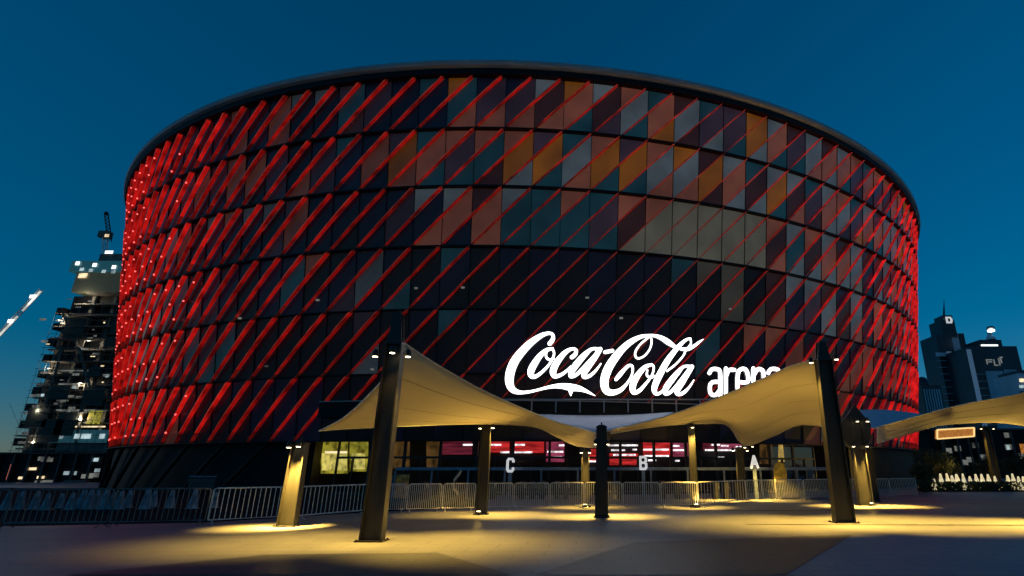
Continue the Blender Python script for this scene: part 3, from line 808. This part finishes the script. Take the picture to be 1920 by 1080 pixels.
for i in range(len(path)-1):
    p, q = path[i], path[i+1]; d = q-p; L_ = d.length
    n = len(seglabels[i]); l = L_/n
    key = None
    for k in range(n):
        if k == 0: t = make_barrier(l, 'galv_dim' if i < 3 else 'galv'); base = t
        else: t = dup(base)
        t.location = p + d*((k+.5)/n); t.rotation_euler = (0, 0, math.atan2(d.y, d.x))
        t['label'] = '' + seglabels[i][k]

# ------------------------------------------------------------------ white cones behind the left barriers
ORD = ['first', 'second', 'third', 'fourth', 'fifth', 'sixth', 'seventh', 'eighth', 'ninth', 'tenth', 'eleventh', 'twelfth', 'thirteenth', 'fourteenth', 'fifteenth', 'sixteenth', 'seventeenth', 'eighteenth']
ct = thing('traffic_cone', 'x', 'cone', (0, 0, 0), 0, 'white cones behind the left barriers')
b = MB(); b.lathe([(.17, .03), (.16, .1), (.06, .72), (.045, .75)], 14); b.build('cone_body', M['plaster_white'], ct, smooth=False)
b = MB(); b.box(-.22, .22, -.22, .22, 0, .03); b.build('base', M['black'], ct)
cx = [8, 34, 62, 83, 110, 129, 150, 163, 176, 192, 206, 221, 237, 271, 285, 317, 360, 400]
for i, x in enumerate(cx):
    t = ct if i == 0 else dup(ct)
    t.location = gr(x, 957 + random.uniform(-2, 2) - i*.25); t.rotation_euler = (0, 0, random.uniform(0, 1.5))
    s_ = random.uniform(.85, 1.2); t.scale = (s_*1.15, s_*1.15, s_)
    t['label'] = 'white plastic cone, %s from the left end of the row behind the barriers' % ORD[i]

# ------------------------------------------------------------------ gate line in front of the doors: header rail, turnstiles, gate letters
YG = 35
pa, pb = at(742, 880, YG), at(1562, 880, YG)
gt = thing('entry_gantry', 'long blue-grey header rail on thin posts across the front of the doors', 'gate', (0, YG, 0))
b = MB(); zr = at(1100, 879, YG).z; b.box(pa.x, pb.x, -.06, .06, zr-.09, zr+.09); b.build('header_rail', M['rail_blue'], gt, bevel=.01)
for i in range(13):
    x = pa.x+(pb.x-pa.x)*i/12; b = MB(); b.box(x-.05, x+.05, -.05, .05, .004, zr-.09); b.build('post', M['rail_blue'], gt)
ts = thing('turnstile', 'x', 'turnstile', (0, 0, 0), 0, 'waist-high turnstiles under the header rail')
b = MB(); b.hexa([(-.12, -.5, .004), (.12, -.5, .004), (.12, .5, .004), (-.12, .5, .004), (-.12, -.6, .95), (.12, -.6, .95), (.12, .6, .95), (-.12, .6, .95)]); b.build('cabinet', M['mast'], ts, bevel=.02)
b = MB(); b.box(-.13, .13, -.62, .62, .955, .985); b.build('lid', M['black'], ts)
b = MB()
for an in (90, 210, 330):
    b.tube([(.12, 0, .8), (.2, .38*math.cos(R(an)), .8+.38*math.sin(R(an)) if an != 90 else .86)], .018, 6)
b.lathe([(.05, -.05), (.07, 0), (.05, .05)], 10, (.16, 0, .8)); b.build('tripod_arm', M['galv'], ts)
tpx = [760, 800, 925, 980, 1000, 1018, 1045, 1062, 1160, 1240, 1268, 1338, 1357, 1376]
for i, x in enumerate(tpx):
    t = ts if i == 0 else dup(ts); p = at(x, 880, YG-.2); t.location = (p.x, p.y, 0)
    t['label'] = 'low steel turnstile, %s from the left under the blue-grey header rail' % ORD[i]
def letter_sign(ch, px, py, Y, h):
    strokes = {'C': [[(.9,.78),(.9,.86),(.74,1),(.26,1),(.1,.86),(.1,.14),(.26,0),(.74,0),(.9,.14),(.9,.24)]],
               'B': [[(.1,0),(.1,1),(.7,1),(.88,.88),(.88,.64),(.7,.52),(.1,.52)], [(.7,.52),(.92,.40),(.92,.12),(.74,0),(.1,0)]],
               'A': [[(.0,0),(.5,1),(1,0)], [(.2,.34),(.8,.34)]]}[ch]
    p = at(px, py, Y)
    t = thing('gate_letter', 'white letter %s on a slim blue-grey post at the gates' % ch, 'sign', (p.x, p.y, 0), 0, 'gate letters')
    b = MB(); wd = h*.62; z0 = p.z-h/2; th = h*.2
    for si, st in enumerate(strokes):
        for (xa, ya), (xb, yb) in zip(st[:-1], st[1:]):
            A_ = Vector(((xa-.5)*wd, 0, z0+ya*h)); B_ = Vector(((xb-.5)*wd, 0, z0+yb*h)); d = (B_-A_).normalized(); nn = Vector((-d.z, 0, d.x))*th/2; e = d*th*.35
            si += .12
            b.hexa([A_-e-nn+Vector((0, -.06-si*.004, 0)), B_+e-nn+Vector((0, -.06-si*.004, 0)), B_+e-nn+Vector((0, .03, 0)), A_-e-nn+Vector((0, .03, 0)),
                    A_-e+nn+Vector((0, -.06-si*.004, 0)), B_+e+nn+Vector((0, -.06-si*.004, 0)), B_+e+nn+Vector((0, .03, 0)), A_-e+nn+Vector((0, .03, 0))])
    b.build('letter', M['letter'], t)
    b = MB(); b.box(-.1, .1, .04, .12, .004, z0+h*.2); b.build('post', M['rail_blue'], t)
letter_sign('C', 957, 872, 34, .68); letter_sign('B', 1206, 868, 34, .66); letter_sign('A', 1414, 866, 34, .64)

# small items at the barriers
p = gr(748, 955); t = thing('poster_stand', 'orange poster panel on a stand behind the nearest mast', 'poster stand', p)
b = MB(); b.box(-.3, .3, -.03, .03, .45, 1.45); b.build('poster', M['poster'], t, bevel=.01)
b = MB(); b.box(-.34, .34, .035, .06, .004, 1.49); b.build('backing_board', M['black'], t)
p = gr(718, 956); t = thing('poster_stand', 'pale poster panel half hidden behind the nearest mast', 'poster stand', p)
b = MB(); b.box(-.25, .25, -.03, .03, .45, 1.4); b.build('poster', M['plaster_white'], t, bevel=.01)
b = MB(); b.box(-.29, .29, .035, .06, .004, 1.44); b.build('backing_board', M['black'], t)
p = gr(850, 955); t = thing('curved_tube', 'pale curved tube standing at the barriers left of the letter C', 'tube', p)
b = MB(); b.tube([(.22, 0, 1.62), (.1, 0, 1.42), (-.05, 0, 1.22), (-.1, 0, 1.02), (-.04, 0, .84), (.1, 0, .72), (.16, 0, .6)], [.05, .06, .06, .06, .06, .055, .04], 8); b.build('bent_tube', M['bollard'] if False else mat('pale_tube', (.7, .55, .38), .5), t, smooth=True)
b = MB(); b.tube([(.16, 0, .62), (.1, 0, .3), (.1, 0, .004)], .02, 6); b.lathe([(.16, .004), (.16, .03)], 12, (.1, 0, 0)); b.build('stand', M['black'], t)
p = gr(1467, 937); t = thing('yellow_panel', 'yellow round-topped panel on a short post at the right barriers', 'sign', p)
b = MB(); pr = [(-.36, .95), (.36, .95), (.4, 1.5), (.28, 1.95), (.0, 2.1), (-.22, 2.0), (-.34, 1.6)]
r0, r1 = [(x, -.05, z) for x, z in pr], [(x, .05, z) for x, z in pr]
b.grid([r0, r1], 0, closed=True); b.face(r0); b.face(list(reversed(r1))); b.build('panel', M['yellow'], t)
b = MB(); b.box(-.04, .04, .055, .1, .004, 1.6); b.build('post', M['black'], t)
p = gr(392, 925); t = thing('equipment_case', 'dark wheeled equipment case at the foot of the drum', 'case', p)
b = MB(); b.box(-1.3, 1.3, -.5, .5, .2, 1.1); b.build('case_body', M['glassdark'], t, bevel=.05)
b = MB(); b.box(-1.36, 1.36, -.55, .55, 1.1, 1.2); b.build('lid', M['rail_blue'], t, bevel=.02)
for x in (-1, 1):
    b = MB(); b.lathe([(.1, .004), (.1, .2)], 10, (x, -.3, 0)); b.build('wheel', M['black'], t)

# ------------------------------------------------------------------ right: hedge, bollards, trees, far row of buildings
hg = gr(1735, 922); hx1 = gr(2080, 921)
b = MB(); rnd = random.Random(3)
for i in range(9000):
    x = rnd.uniform(hg.x, hx1.x); y = hg.y+rnd.uniform(0, 1.2); z = rnd.uniform(.02, .72)
    s_ = rnd.uniform(.04, .1); v = Vector((rnd.gauss(0, 1), rnd.gauss(0, 1), rnd.gauss(0, 1))).normalized(); u = v.orthogonal().normalized(); q = v.cross(u)
    c = Vector((x, y, z)); b.face([c-u*s_-q*s_*.6, c+u*s_-q*s_*.6, c+u*s_+q*s_*.6, c-u*s_+q*s_*.6])
tag(b.build('hedge', M['leaf'], recalc=False), 'low dark clipped hedge in front of the cream bollards on the right', 'hedge')
bl = thing('cream_bollard', 'x', 'bollard', (0, 0, 0), 0, 'cream bollards with painted glow behind the hedge')
b = MB(); b.lathe([(.2, .12), (.18, .6), (.1, 1.0), (.06, 1.2)], 12); b.build('painted_glow_body', M['bollard'], bl)
b = MB(); b.lathe([(.3, .004), (.3, .12)], 12); b.build('base', M['black'], bl)
b = MB(); b.lathe([(.12, 1.2), (.07, 1.28), (.02, 1.3)], 12); b.build('cap', M['black'], bl)
bx = [1748, 1763, 1775, 1784, 1793, 1805, 1817, 1829, 1840, 1852, 1864, 1888, 1898, 1908, 1917]
for i, x in enumerate(bx):
    t = bl if i == 0 else dup(bl); p = at(x, 890, 46+rnd.uniform(-.6, .6)); t.location = (p.x, p.y, 0)
    s_ = rnd.uniform(.92, 1.12); t.scale = (rnd.uniform(.85, 1.2),)*2 + (s_,)
    t['label'] = 'cream bollard with painted glow, %s from the left behind the dark hedge' % ORD[i]

def tree(label, base, H, cr, seed, n=2600):
    rg = random.Random(seed)
    t = thing('tree', label, 'tree', base, 0, 'small trees beside the hedge')
    b = MB(); b.tube([(0, 0, 0), (.05, 0, H*.3), (-.03, .05, H*.55), (0, 0, H*.8)], [.13, .1, .07, .03], 7)
    cl = []
    for i in range(13):
        an = rg.uniform(0, 6.28); rr = cr*rg.uniform(.2, .8); z = H*rg.uniform(.42, .92)
        c = Vector((rr*math.cos(an), rr*math.sin(an), z)); cl.append((c, cr*rg.uniform(.28, .5)))
        b.tube([(0, 0, H*.4), c*.6+Vector((0, 0, H*.2)), c], [.05, .03, .012], 5)
    b.build('trunk', M['bark'], t)
    b = MB()
    for i in range(n):
        c, r = rg.choice(cl); d = Vector((rg.gauss(0, 1), rg.gauss(0, 1), rg.gauss(0, .8))).normalized()*r*rg.uniform(.4, 1.05)
        p = c+d; s_ = rg.uniform(.05, .13); v = Vector((rg.gauss(0, 1), rg.gauss(0, 1), rg.gauss(0, 1))).normalized(); u = v.orthogonal().normalized(); q = v.cross(u)
        b.face([p-u*s_, p-q*s_*.5, p+u*s_, p+q*s_*.5])
    b.build('crown', M['leaf'], t, recalc=False)
def G(px, Y): p = at(px, 880, Y); return Vector((p.x, Y, 0))
tree('bushy small tree at the right end of the barrier line', G(1728, 44), 2.0, 1.0, 5)
tree('dark small tree left of the cream bollards', G(1752, 52), 3.3, 1.7, 6)
tree('round small tree behind the first cream bollards', G(1776, 55), 2.9, 1.5, 8)
tree('wide small tree behind the far right sail mast', G(1850, 58), 2.9, 1.7, 9)
tree('small tree at the far right edge behind the bollards', G(1912, 58), 3.0, 1.6, 10)

def bldbox(name, parent, m, px0, px1, pyt, Y, dep, pyb=None, yref=None):
    """a box of a far building: left, right and top measured on its front face at distance Y"""
    a, c = at(px0, pyt, Y), at(px1, pyt, Y)
    z0 = 0 if pyb is None else at(px0, pyb, Y).z
    b = MB(); b.box(a.x, c.x, Y, Y+dep, z0, a.z); return b.build(name, m, parent)
def ribs(name, parent, m, px0, px1, pyt, Y, n, pyb=None, w_=.5, d_=.6):
    a, c = at(px0, pyt, Y), at(px1, pyt, Y); z0 = 0 if pyb is None else at(px0, pyb, Y).z
    b = MB()
    for i in range(n):
        x = a.x+(c.x-a.x)*(i+.5)/n; b.box(x-w_, x+w_, Y-d_, Y-.003, z0, a.z-.5)
    return b.build(name, m, parent)
def floors(name, parent, m, px0, px1, pyt, Y, step=4, h=.7, d_=.3):
    a, c = at(px0, pyt, Y), at(px1, pyt, Y); b = MB(); z = step
    while z < a.z-1: b.box(a.x+.1, c.x-.1, Y-d_, Y-.003, z, z+h); z += step
    return b.build(name, m, parent)
def lamps(name, parent, m, pts, Y, w_, h_):
    for (x, y) in pts:
        p = at(x, y, Y); b = MB(); b.box(p.x-w_, p.x+w_, Y-.2, Y-.05, p.z-h_, p.z+h_); b.build(name, m, parent)
Y1 = 420
t = thing('skyscraper', 'tall dark skyscraper with a spire and a white square sign at its crown', 'skyscraper', (0, 0, 0), 0, 'skyscrapers right of the arena')
bldbox('shaft', t, M['glassdark'], 1754, 1782, 628, Y1, 22); bldbox('shaft', t, M['towergrey'], 1782, 1795, 623, Y1+3, 22); bldbox('shaft', t, M['glassdark'], 1795, 1807, 625, Y1+6, 20)
bldbox('wing', t, M['towergrey'], 1804, 1819, 654, Y1+1, 20)
bldbox('crown', t, M['glassdark'], 1763, 1789, 600, Y1+2, 16, 632); bldbox('crown_top', t, M['glassdark'], 1767, 1785, 591, Y1+4, 12, 600.5)
p = at(1770, 592, Y1+6); q = at(1770, 562, Y1+6); b = MB(); b.tube([p, q], [.9, .15], 6); b.build('spire', M['glassdark'], t)
b = MB(); p = at(1780, 600, Y1+1.6); s_ = 2.6
b.box(p.x-s_, p.x-s_+1.3, p.y-.3, p.y+.3, p.z-s_, p.z+s_); b.box(p.x-s_+1.3, p.x+s_-.9, p.y-.3, p.y+.3, p.z+s_-1.2, p.z+s_); b.box(p.x-s_+1.3, p.x+s_-.9, p.y-.3, p.y+.3, p.z-s_, p.z-s_+1.2); b.box(p.x+s_-1.7, p.x+s_-.3, p.y-.32, p.y+.3, p.z-s_+1.2, p.z+s_-1.2)
b.build('crown_sign', M['letter'], t)
bldbox('light_fin', t, M['towerpale'], 1775.5, 1784, 659, Y1-1.5, 1.4); bldbox('terrace', t, M['towergrey'], 1755.5, 1775, 661, Y1-1.2, 1.1, 668)
floors('floor_band', t, M['towergrey'], 1755, 1775, 672, Y1, 5, .35, .25); ribs('mullion', t, M['glassdark'], 1783, 1819, 660, Y1+1, 9, None, .35, .8)
Y2 = 390
t = thing('skyscraper', 'broad dark skyscraper with a lit band and a lamp on top', 'skyscraper', (0, 0, 0), 0, 'skyscrapers right of the arena')
bldbox('body', t, M['glassdark'], 1818, 1906, 649, Y2, 30); bldbox('crown', t, M['glassdark'], 1837, 1877, 637, Y2+3, 18, 652)
bldbox('lit_band', t, M['whitelens'], 1840, 1871, 646, Y2+2.2, .6, 650.5)
b = MB(); p = at(1858, 637, Y2+9); b.lathe([(3.5, 0), (2.6, 2.2), (1.6, 3), (1.6, 5.2)], 14, p); b.build('lantern_base', M['towergrey'], t)
b = MB(); p = at(1859, 623, Y2+9); b.lathe([(.3, 0), (2.4, .5), (2.4, 1.8), (1.2, 2.6), (.2, 2.9)], 14, p); b.build('lantern', M['whitelens'], t)
b = MB(); b.lathe([(2.9, 2.9), (2.2, 4.2), (.2, 4.8)], 14, p); b.build('lantern_roof', M['glassdark'], t)
bldbox('light_edge', t, M['towerpale'], 1813, 1820.5, 655, Y2-1, .9)
ribs('mullion', t, M['towergrey'], 1846, 1878, 695, Y2, 9, None, .55, 1.2); ribs('mullion', t, M['towergrey'], 1880, 1904, 692, Y2, 6, None, .45, 1.0)
floors('floor_band', t, M['towergrey'], 1820, 1845, 690, Y2, 5, .25, .2)
b = MB(); p = at(1850, 682, Y2-.3)
for (x0, x1, z0, z1) in ((0, 4.5, 2.4, 3.2), (0, .8, -.5, 2.4), (1.4, 4, .9, 1.7), (5.2, 6, -1.5, 3), (6, 8, -1.5, -.7), (8.8, 9.6, -1.2, 4), (10.2, 11.2, .4, 5), (11.2, 12.4, 4.2, 5)): b.box(p.x+x0, p.x+x1, p.y-.3, p.y, p.z+z0, p.z+z1)
b.build('roof_lettering', mat('tower_letter_light', (.5, .5, .45), .5, emit=(.8, .8, .7), es=.16), t)
Y3 = 330
t = thing('apartment_tower', 'low round-topped tower between the drum and the spire skyscraper', 'tower', (0, 0, 0), 0, 'skyscrapers right of the arena')
bldbox('body', t, M['glassdark'], 1727, 1763, 722, Y3, 16)
a, c = at(1731, 722, Y3), at(1759, 722, Y3); b = MB(); b.lathe([((c.x-a.x)/2*math.cos(k*.22), 6.2*math.sin(k*.22)) for k in range(8)], 16, ((a.x+c.x)/2, Y3+8, a.z)); b.build('dome', M['glassdark'], t, smooth=True)
ribs('mullion', t, M['towergrey'], 1729, 1762, 728, Y3, 7, None, .3, .5)
Y4 = 300
t = thing('office_block', 'slim office block with lit upper floors at the right edge of view', 'building', (0, 0, 0), 0, 'skyscrapers right of the arena')
bldbox('body', t, M['towergrey'], 1909, 1960, 700, Y4, 20); bldbox('parapet', t, M['glassdark'], 1910, 1958, 694, Y4+1, 17, 700.2)
bldbox('lit_floor', t, M['winwarm'], 1911, 1958, 710, Y4-.3, .25, 716); bldbox('lit_floor', t, M['wincool'], 1911, 1958, 722, Y4-.3, .25, 727)
floors('floor_band', t, M['glassdark'], 1909.5, 1959, 728, Y4, 4, 1.2, .25)
# dark row of low buildings behind the hedge
Y5 = 105
t = thing('commercial_block', 'low dark commercial block behind the hedge with scattered small lights', 'building', (0, 0, 0))
bldbox('body', t, M['dark'], 1738, 2050, 806, Y5, 18); bldbox('parapet', t, M['glassdark'], 1736, 2052, 803, Y5-.5, 18.6, 806.2)
lamps('lit_window', t, M['dimwin'], [(1778, 845), (1795, 841), (1765, 856), (1828, 835), (1843, 857), (1808, 867), (1818, 862), (1890, 838), (1888, 816), (1915, 855)], Y5, .55, .45)
lamps('lit_window', t, M['wincool'], [(1792, 878), (1889, 839)], Y5, .3, .4)
lamps('lit_window', t, M['orange'], [(1917, 842)], Y5, .4, .9)
for x in (1760, 1790, 1825, 1855, 1893): bldbox('pilaster', t, M['glassdark'], x, x+3.5, 808, Y5-.6, .58)
Y6 = 92
t = thing('light_box_sign', 'slightly tilted orange light box under the far right sail', 'sign', (0, 0, 0))
q = [at(1757, 823, Y6), at(1826, 818, Y6), at(1826, 802, Y6), at(1757, 806, Y6)]
b = MB(); n_ = Vector((0, .6, 0)); b.hexa([q[0], q[1], q[1]+n_, q[0]+n_, q[3], q[2], q[2]+n_, q[3]+n_]); b.build('light_box', M['orange'], t)
b = MB()
for i in range(4): b.tube([q[i]-n_*.1, q[(i+1) % 4]-n_*.1], .13, 6)
b.build('edge_light', M['orange_edge'], t)
b = MB()
for x in (1768, 1815): p = at(x, 822, Y6+.3); b.tube([(p.x, p.y, 0), (p.x, p.y, p.z)], .12, 6)
b.build('post', M['black'], t)

# ------------------------------------------------------------------ left: tower under construction, podium, cranes
YC = 170
t = thing('construction_tower', 'dark concrete tower under construction with open floors and work lights', 'building', (0, 0, 0))
xl = at(24, 850, YC).x; xr = xl + 62; ztop = at(120, 548, YC).z
nf = 15
for i in range(nf):
    z = ztop*(i+1)/nf
    off = rnd.uniform(-.8, .8); inset = max(0, i-11)*2.2
    b = MB(); b.box(xl+inset+off, xr, YC, YC+30, z-.45, z); b.build('floor_slab', M['concrete'], t)
for i in range(9):
    x = xl+1.5+i*7; b = MB(); b.box(x-.5, x+.5, YC+1.5, YC+2.5, 0, ztop*(.86 if i == 0 else .99)-.5); b.build('column', M['concrete'], t)
b = MB(); b.box(xl+.8, xr-1, YC+2.6, YC+28, 0, ztop-.6); b.build('core_wall', M['dark'], t)
for (x0, y0, x1, y1) in ((58, 850, 118, 650), (140, 850, 165, 700), (118, 590, 152, 660), (150, 658, 172, 740)):
    p, q = at(x0, y0, YC-1), at(x1, y1, YC-1); b = MB(); b.tube([p, q], .45, 6); b.build('hoist_mast', M['concrete'], t)
for k in range(10):                                   # edge protection frames that stick out on the left
    z = ztop*(k+.6)/11; b = MB(); b.box(xl-1.2-rnd.uniform(0, .8), xl+.3, YC+1, YC+9, z, z+2.2); b.build('edge_screen', M['dark'], t)
wl = [(81, 599), (113, 601), (160, 654), (84, 640), (64, 742), (73, 741), (82, 699), (143, 702), (140, 727), (133, 743), (150, 745), (52, 775), (60, 785), (48, 812), (41, 830), (115, 745), (128, 770), (118, 752), (180, 664), (200, 704), (68, 762), (75, 720), (135, 765)]
lamps('work_light', t, M['dimwin'], wl, YC-.6, 1.0, .35)
lamps('work_light', t, M['wincool'], [(152, 654), (81, 741), (140, 726), (201, 705)], YC-.7, .5, .4)
for (x0, x1, y, m_) in ((112, 200, 770, 'dimwin'), (105, 180, 769, 'dimwin'), (112, 197, 800, 'winwarm'), (108, 175, 695, 'dimwin'), (110, 148, 720, 'dimwin'), (107, 128, 751, 'dimwin')):
    p, q = at(x0, y, YC-.5), at(x1, y, YC-.5); b = MB(); b.box(p.x, q.x, YC-.6, YC-.4, p.z-.22, p.z+.22); b.build('lit_floor_edge', M[m_], t)
p, q = at(168, 770, YC-1), at(185, 795, YC-1); b = MB(); b.box(p.x, q.x, YC-1, YC-.6, q.z, p.z); b.build('site_cabin', M['yel_in'], t)
p, q = at(100, 806, YC-1), at(198, 830, YC-1); b = MB(); b.box(p.x, q.x, YC-1.2, YC-.65, q.z, p.z); o = b.build('lit_site_office', mat('teal_office_wall', (.03, .10, .13), .5, emit=(.04, .16, .2), es=.25), t)
lamps('office_window', o, M['wincool'], [(104, 818), (115, 818), (145, 818), (158, 818), (166, 818), (192, 818)], YC-1.3, .75, .7)
p, q = at(108, 832, YC-1), at(198, 850, YC-1); b = MB(); b.box(p.x, q.x, YC-1.1, YC-.65, q.z, p.z); b.build('hoarding', M['concrete'], t)
b = MB()                                              # scaffold standing in front of the floors
zz = ztop*.93; x = xl+.5
while x < xr-20:
    b.tube([(x, YC-1.4, 0), (x, YC-1.4, zz-rnd.uniform(0, 6))], .07, 4); x += 2.4
z = 2.2
while z < zz-3:
    b.tube([(xl-.3, YC-1.4, z), (xr-20, YC-1.4, z)], .06, 4)
    b.box(xl+rnd.uniform(0, 8), xl+rnd.uniform(14, 40), YC-1.9, YC-1.0, z-.08, z-.02); z += 2.2
for k in range(14):
    x = xl+rnd.uniform(0, 34); z = rnd.uniform(2, zz-12); b.tube([(x, YC-1.45, z), (x+rnd.choice((-6, 6)), YC-1.45, z+8)], .05, 4)
b.build('scaffold', M['galv_dim'], t)
for k in range(10):                                   # debris netting hung on some bays
    x = xl+rnd.uniform(0, 26); z = rnd.uniform(3, zz-9); b = MB(); b.box(x, x+rnd.uniform(3, 7), YC-1.55, YC-1.5, z, z+rnd.uniform(3, 7)); b.build('debris_net', M['net'], t)
rz_ = random.Random(5)
for k in range(46):
    x, y = rz_.uniform(30, 196), rz_.uniform(560, 838)
    if x < 118-(y-548)*.3: continue
    pp = at(x, y, YC-.6); w2 = rz_.uniform(.15, .8); h2 = rz_.uniform(.1, .22)
    b = MB(); b.box(pp.x-w2, pp.x+w2, YC-.7, YC-.5, pp.z-h2, pp.z+h2); b.build('work_light', M[rz_.choice(['dimwin', 'dimwin', 'dimwin', 'winwarm'])], t)
for (x, y, pw) in ((150, 560, 900), (110, 600, 500), (165, 640, 500), (90, 690, 600), (150, 720, 800), (70, 770, 600), (150, 785, 800), (60, 830, 500)):
    ld = bpy.data.lights.new('site_lamp', 'POINT'); ld.energy = pw; ld.color = (1, .85, .6); ld.shadow_soft_size = .3
    lo_ = bpy.data.objects.new('site_lamp', ld); COL.objects.link(lo_); lo_.location = at(x, y, YC-1.6); lo_.parent = t
# glazed top storeys
p, q = at(147, 512, YC), at(147, 545, YC); b = MB(); b.box(p.x, xr, YC-.5, YC+20, ztop, p.z); b.build('top_block', mat('greenish_site_net', (.13, .14, .10), .8, emit=(.5, .55, .35), es=.03), t)
p2 = at(143, 492, YC); b = MB(); b.box(p2.x, xr+1, YC-1.5, YC+21, p.z, p2.z); b.build('top_glass_storey', mat('teal_top_glass', (.03, .12, .14), .3, emit=(.05, .22, .26), es=.2), t)
lamps('work_light', t, M['whitelens'], [(146, 494), (178, 497), (214, 501)], YC-1.7, .6, .6)
lamps('work_light', t, M['wincool'], [(154, 505), (171, 507), (195, 509), (213, 510)], YC-1.7, .6, .5)
lamps('work_light', t, M['winwarm'], [(156, 517)], YC-.8, 1.4, .8)
p, q = at(188, 476, YC+4), at(216, 492, YC+4); b = MB(); b.box(p.x, q.x+8, YC+4, YC+12, p2.z, p.z); b.build('plant_room', M['concrete'], t)
lamps('work_light', t, M['whitelens'], [(205, 473)], YC+4, 1.3, .5)
def lattice(b, p, q, wd, n, r=.14):
    p, q = Vector(p), Vector(q); d = (q-p).normalized(); u = d.orthogonal().normalized(); v = d.cross(u)
    cs = [u*wd+v*wd, u*wd-v*wd, -u*wd-v*wd, -u*wd+v*wd]
    for c in cs: b.tube([p+c, q+c], r, 4)
    for i in range(n):
        a, c = p+(q-p)*i/n, p+(q-p)*(i+1)/n
        for k in range(4): b.tube([a+cs[k], c+cs[(k+1) % 4]], r*.7, 4)
t = thing('tower_crane', 'small dark crane on the roof of the tower under construction', 'crane', (0, 0, 0))
b = MB(); p, q = at(197, 478, YC+7), at(197, 440, YC+7); lattice(b, p, q, .7, 8); b.build('crane_mast', M['galv'], t)
b = MB(); q2 = at(199, 400, YC+7); lattice(b, at(206, 452, YC+7), q2, .5, 8, .16); b.build('jib', M['black'], t)
b = MB(); b.box(q.x-1.6, q.x+1.9, q.y-1.2, q.y+1.2, q.z-1.2, q.z+1.1); o = b.build('cab', M['concrete'], t, bevel=.1)
lamps('cab_light', o, M['winwarm'], [(201, 442)], YC+5.6, .7, .5)
b = MB(); b.lathe([(.3, -.6), (.7, 0), (.3, .6)], 8, q2); b.build('jib_tip', M['black'], t)
YK = 190
t = thing('tower_crane', 'lit crane jib sloping up at the left edge of view', 'crane', (0, 0, 0))
b = MB(); p, q = at(-60, 690, YK), at(78, 543, YK); lattice(b, p, q, .55, 18, .15); b.build('jib', M['galv'], t)
b = MB(); b.tube([at(-55, 684, YK-1), at(33, 593, YK-1)], .33, 6); b.tube([at(42, 583, YK-1), at(76, 546, YK-1)], .33, 6); b.build('light_tube', M['whitelens'] if False else mat('crane_light_tube', (.6, .6, .6), .4, emit=(1, .97, .85), es=.8, evar=.5, scale=.25), t)
lamps('jib_lamp', t, M['whitelens'], [(20, 602), (61, 556)], YK-1.6, .9, .6)
b = MB(); lattice(b, Vector((p.x, YK, 0)), Vector((p.x, YK, p.z)), .9, 22, .2); b.build('crane_mast', M['galv'], t)
b = MB(); b.box(p.x-2, p.x+2, YK-2, YK+2, p.z-1, p.z+2); b.build('cab', M['concrete'], t)
# podium building in front of the tower
YP = 75
t = thing('podium_building', 'low dark podium building below the scaffolded tower with a few lit windows', 'building', (0, 0, 0))
bldbox('body', t, M['dark'], -120, 196, 851, YP, 14); bldbox('parapet', t, M['black'], -121, 198, 848, YP-.3, 14.5, 851.1)
lamps('lit_window', t, M['winwarm'], [(63, 879), (43, 896), (78, 895)], YP, .42, .16)
lamps('lit_window', t, M['dimwin'], [(84, 860), (90, 862), (93, 904), (77, 905), (165, 893), (176, 891)], YP, .7, .25)
lamps('lit_window', t, M['wincool'], [(126, 887), (140, 887), (184, 882), (181, 862)], YP, .3, .22)
lamps('red_light', t, mat('red_sign_light', (.3, .05, .03), .5, emit=(1, .25, .16), es=.5), [(22, 885)], YP, .25, .95)
p, q = at(130, 900, YP), at(168, 914, YP); b = MB(); b.box(p.x, q.x, YP-.8, YP-.1, q.z, p.z); b.build('loading_shutter', M['concrete'], t)
for i in range(9): bldbox('pilaster', t, M['glassdark'], -60+i*29, -57+i*29, 852, YP-.45, .42)

# ------------------------------------------------------------------ render settings
sc.view_settings.view_transform = 'Standard'; sc.view_settings.look = 'None'; sc.view_settings.exposure = 0; sc.view_settings.gamma = 1
sc.cycles.use_denoising = True
try: sc.cycles.denoiser = 'OPENIMAGEDENOISE'
except Exception: pass
sc.cycles.max_bounces = 6; sc.cycles.diffuse_bounces = 3; sc.cycles.glossy_bounces = 3; sc.cycles.transparent_max_bounces = 8
sc.cycles.sample_clamp_indirect = 4; sc.cycles.caustics_reflective = False; sc.cycles.caustics_refractive = False
sc.cycles.use_light_tree = True
bpy.context.view_layer.update()
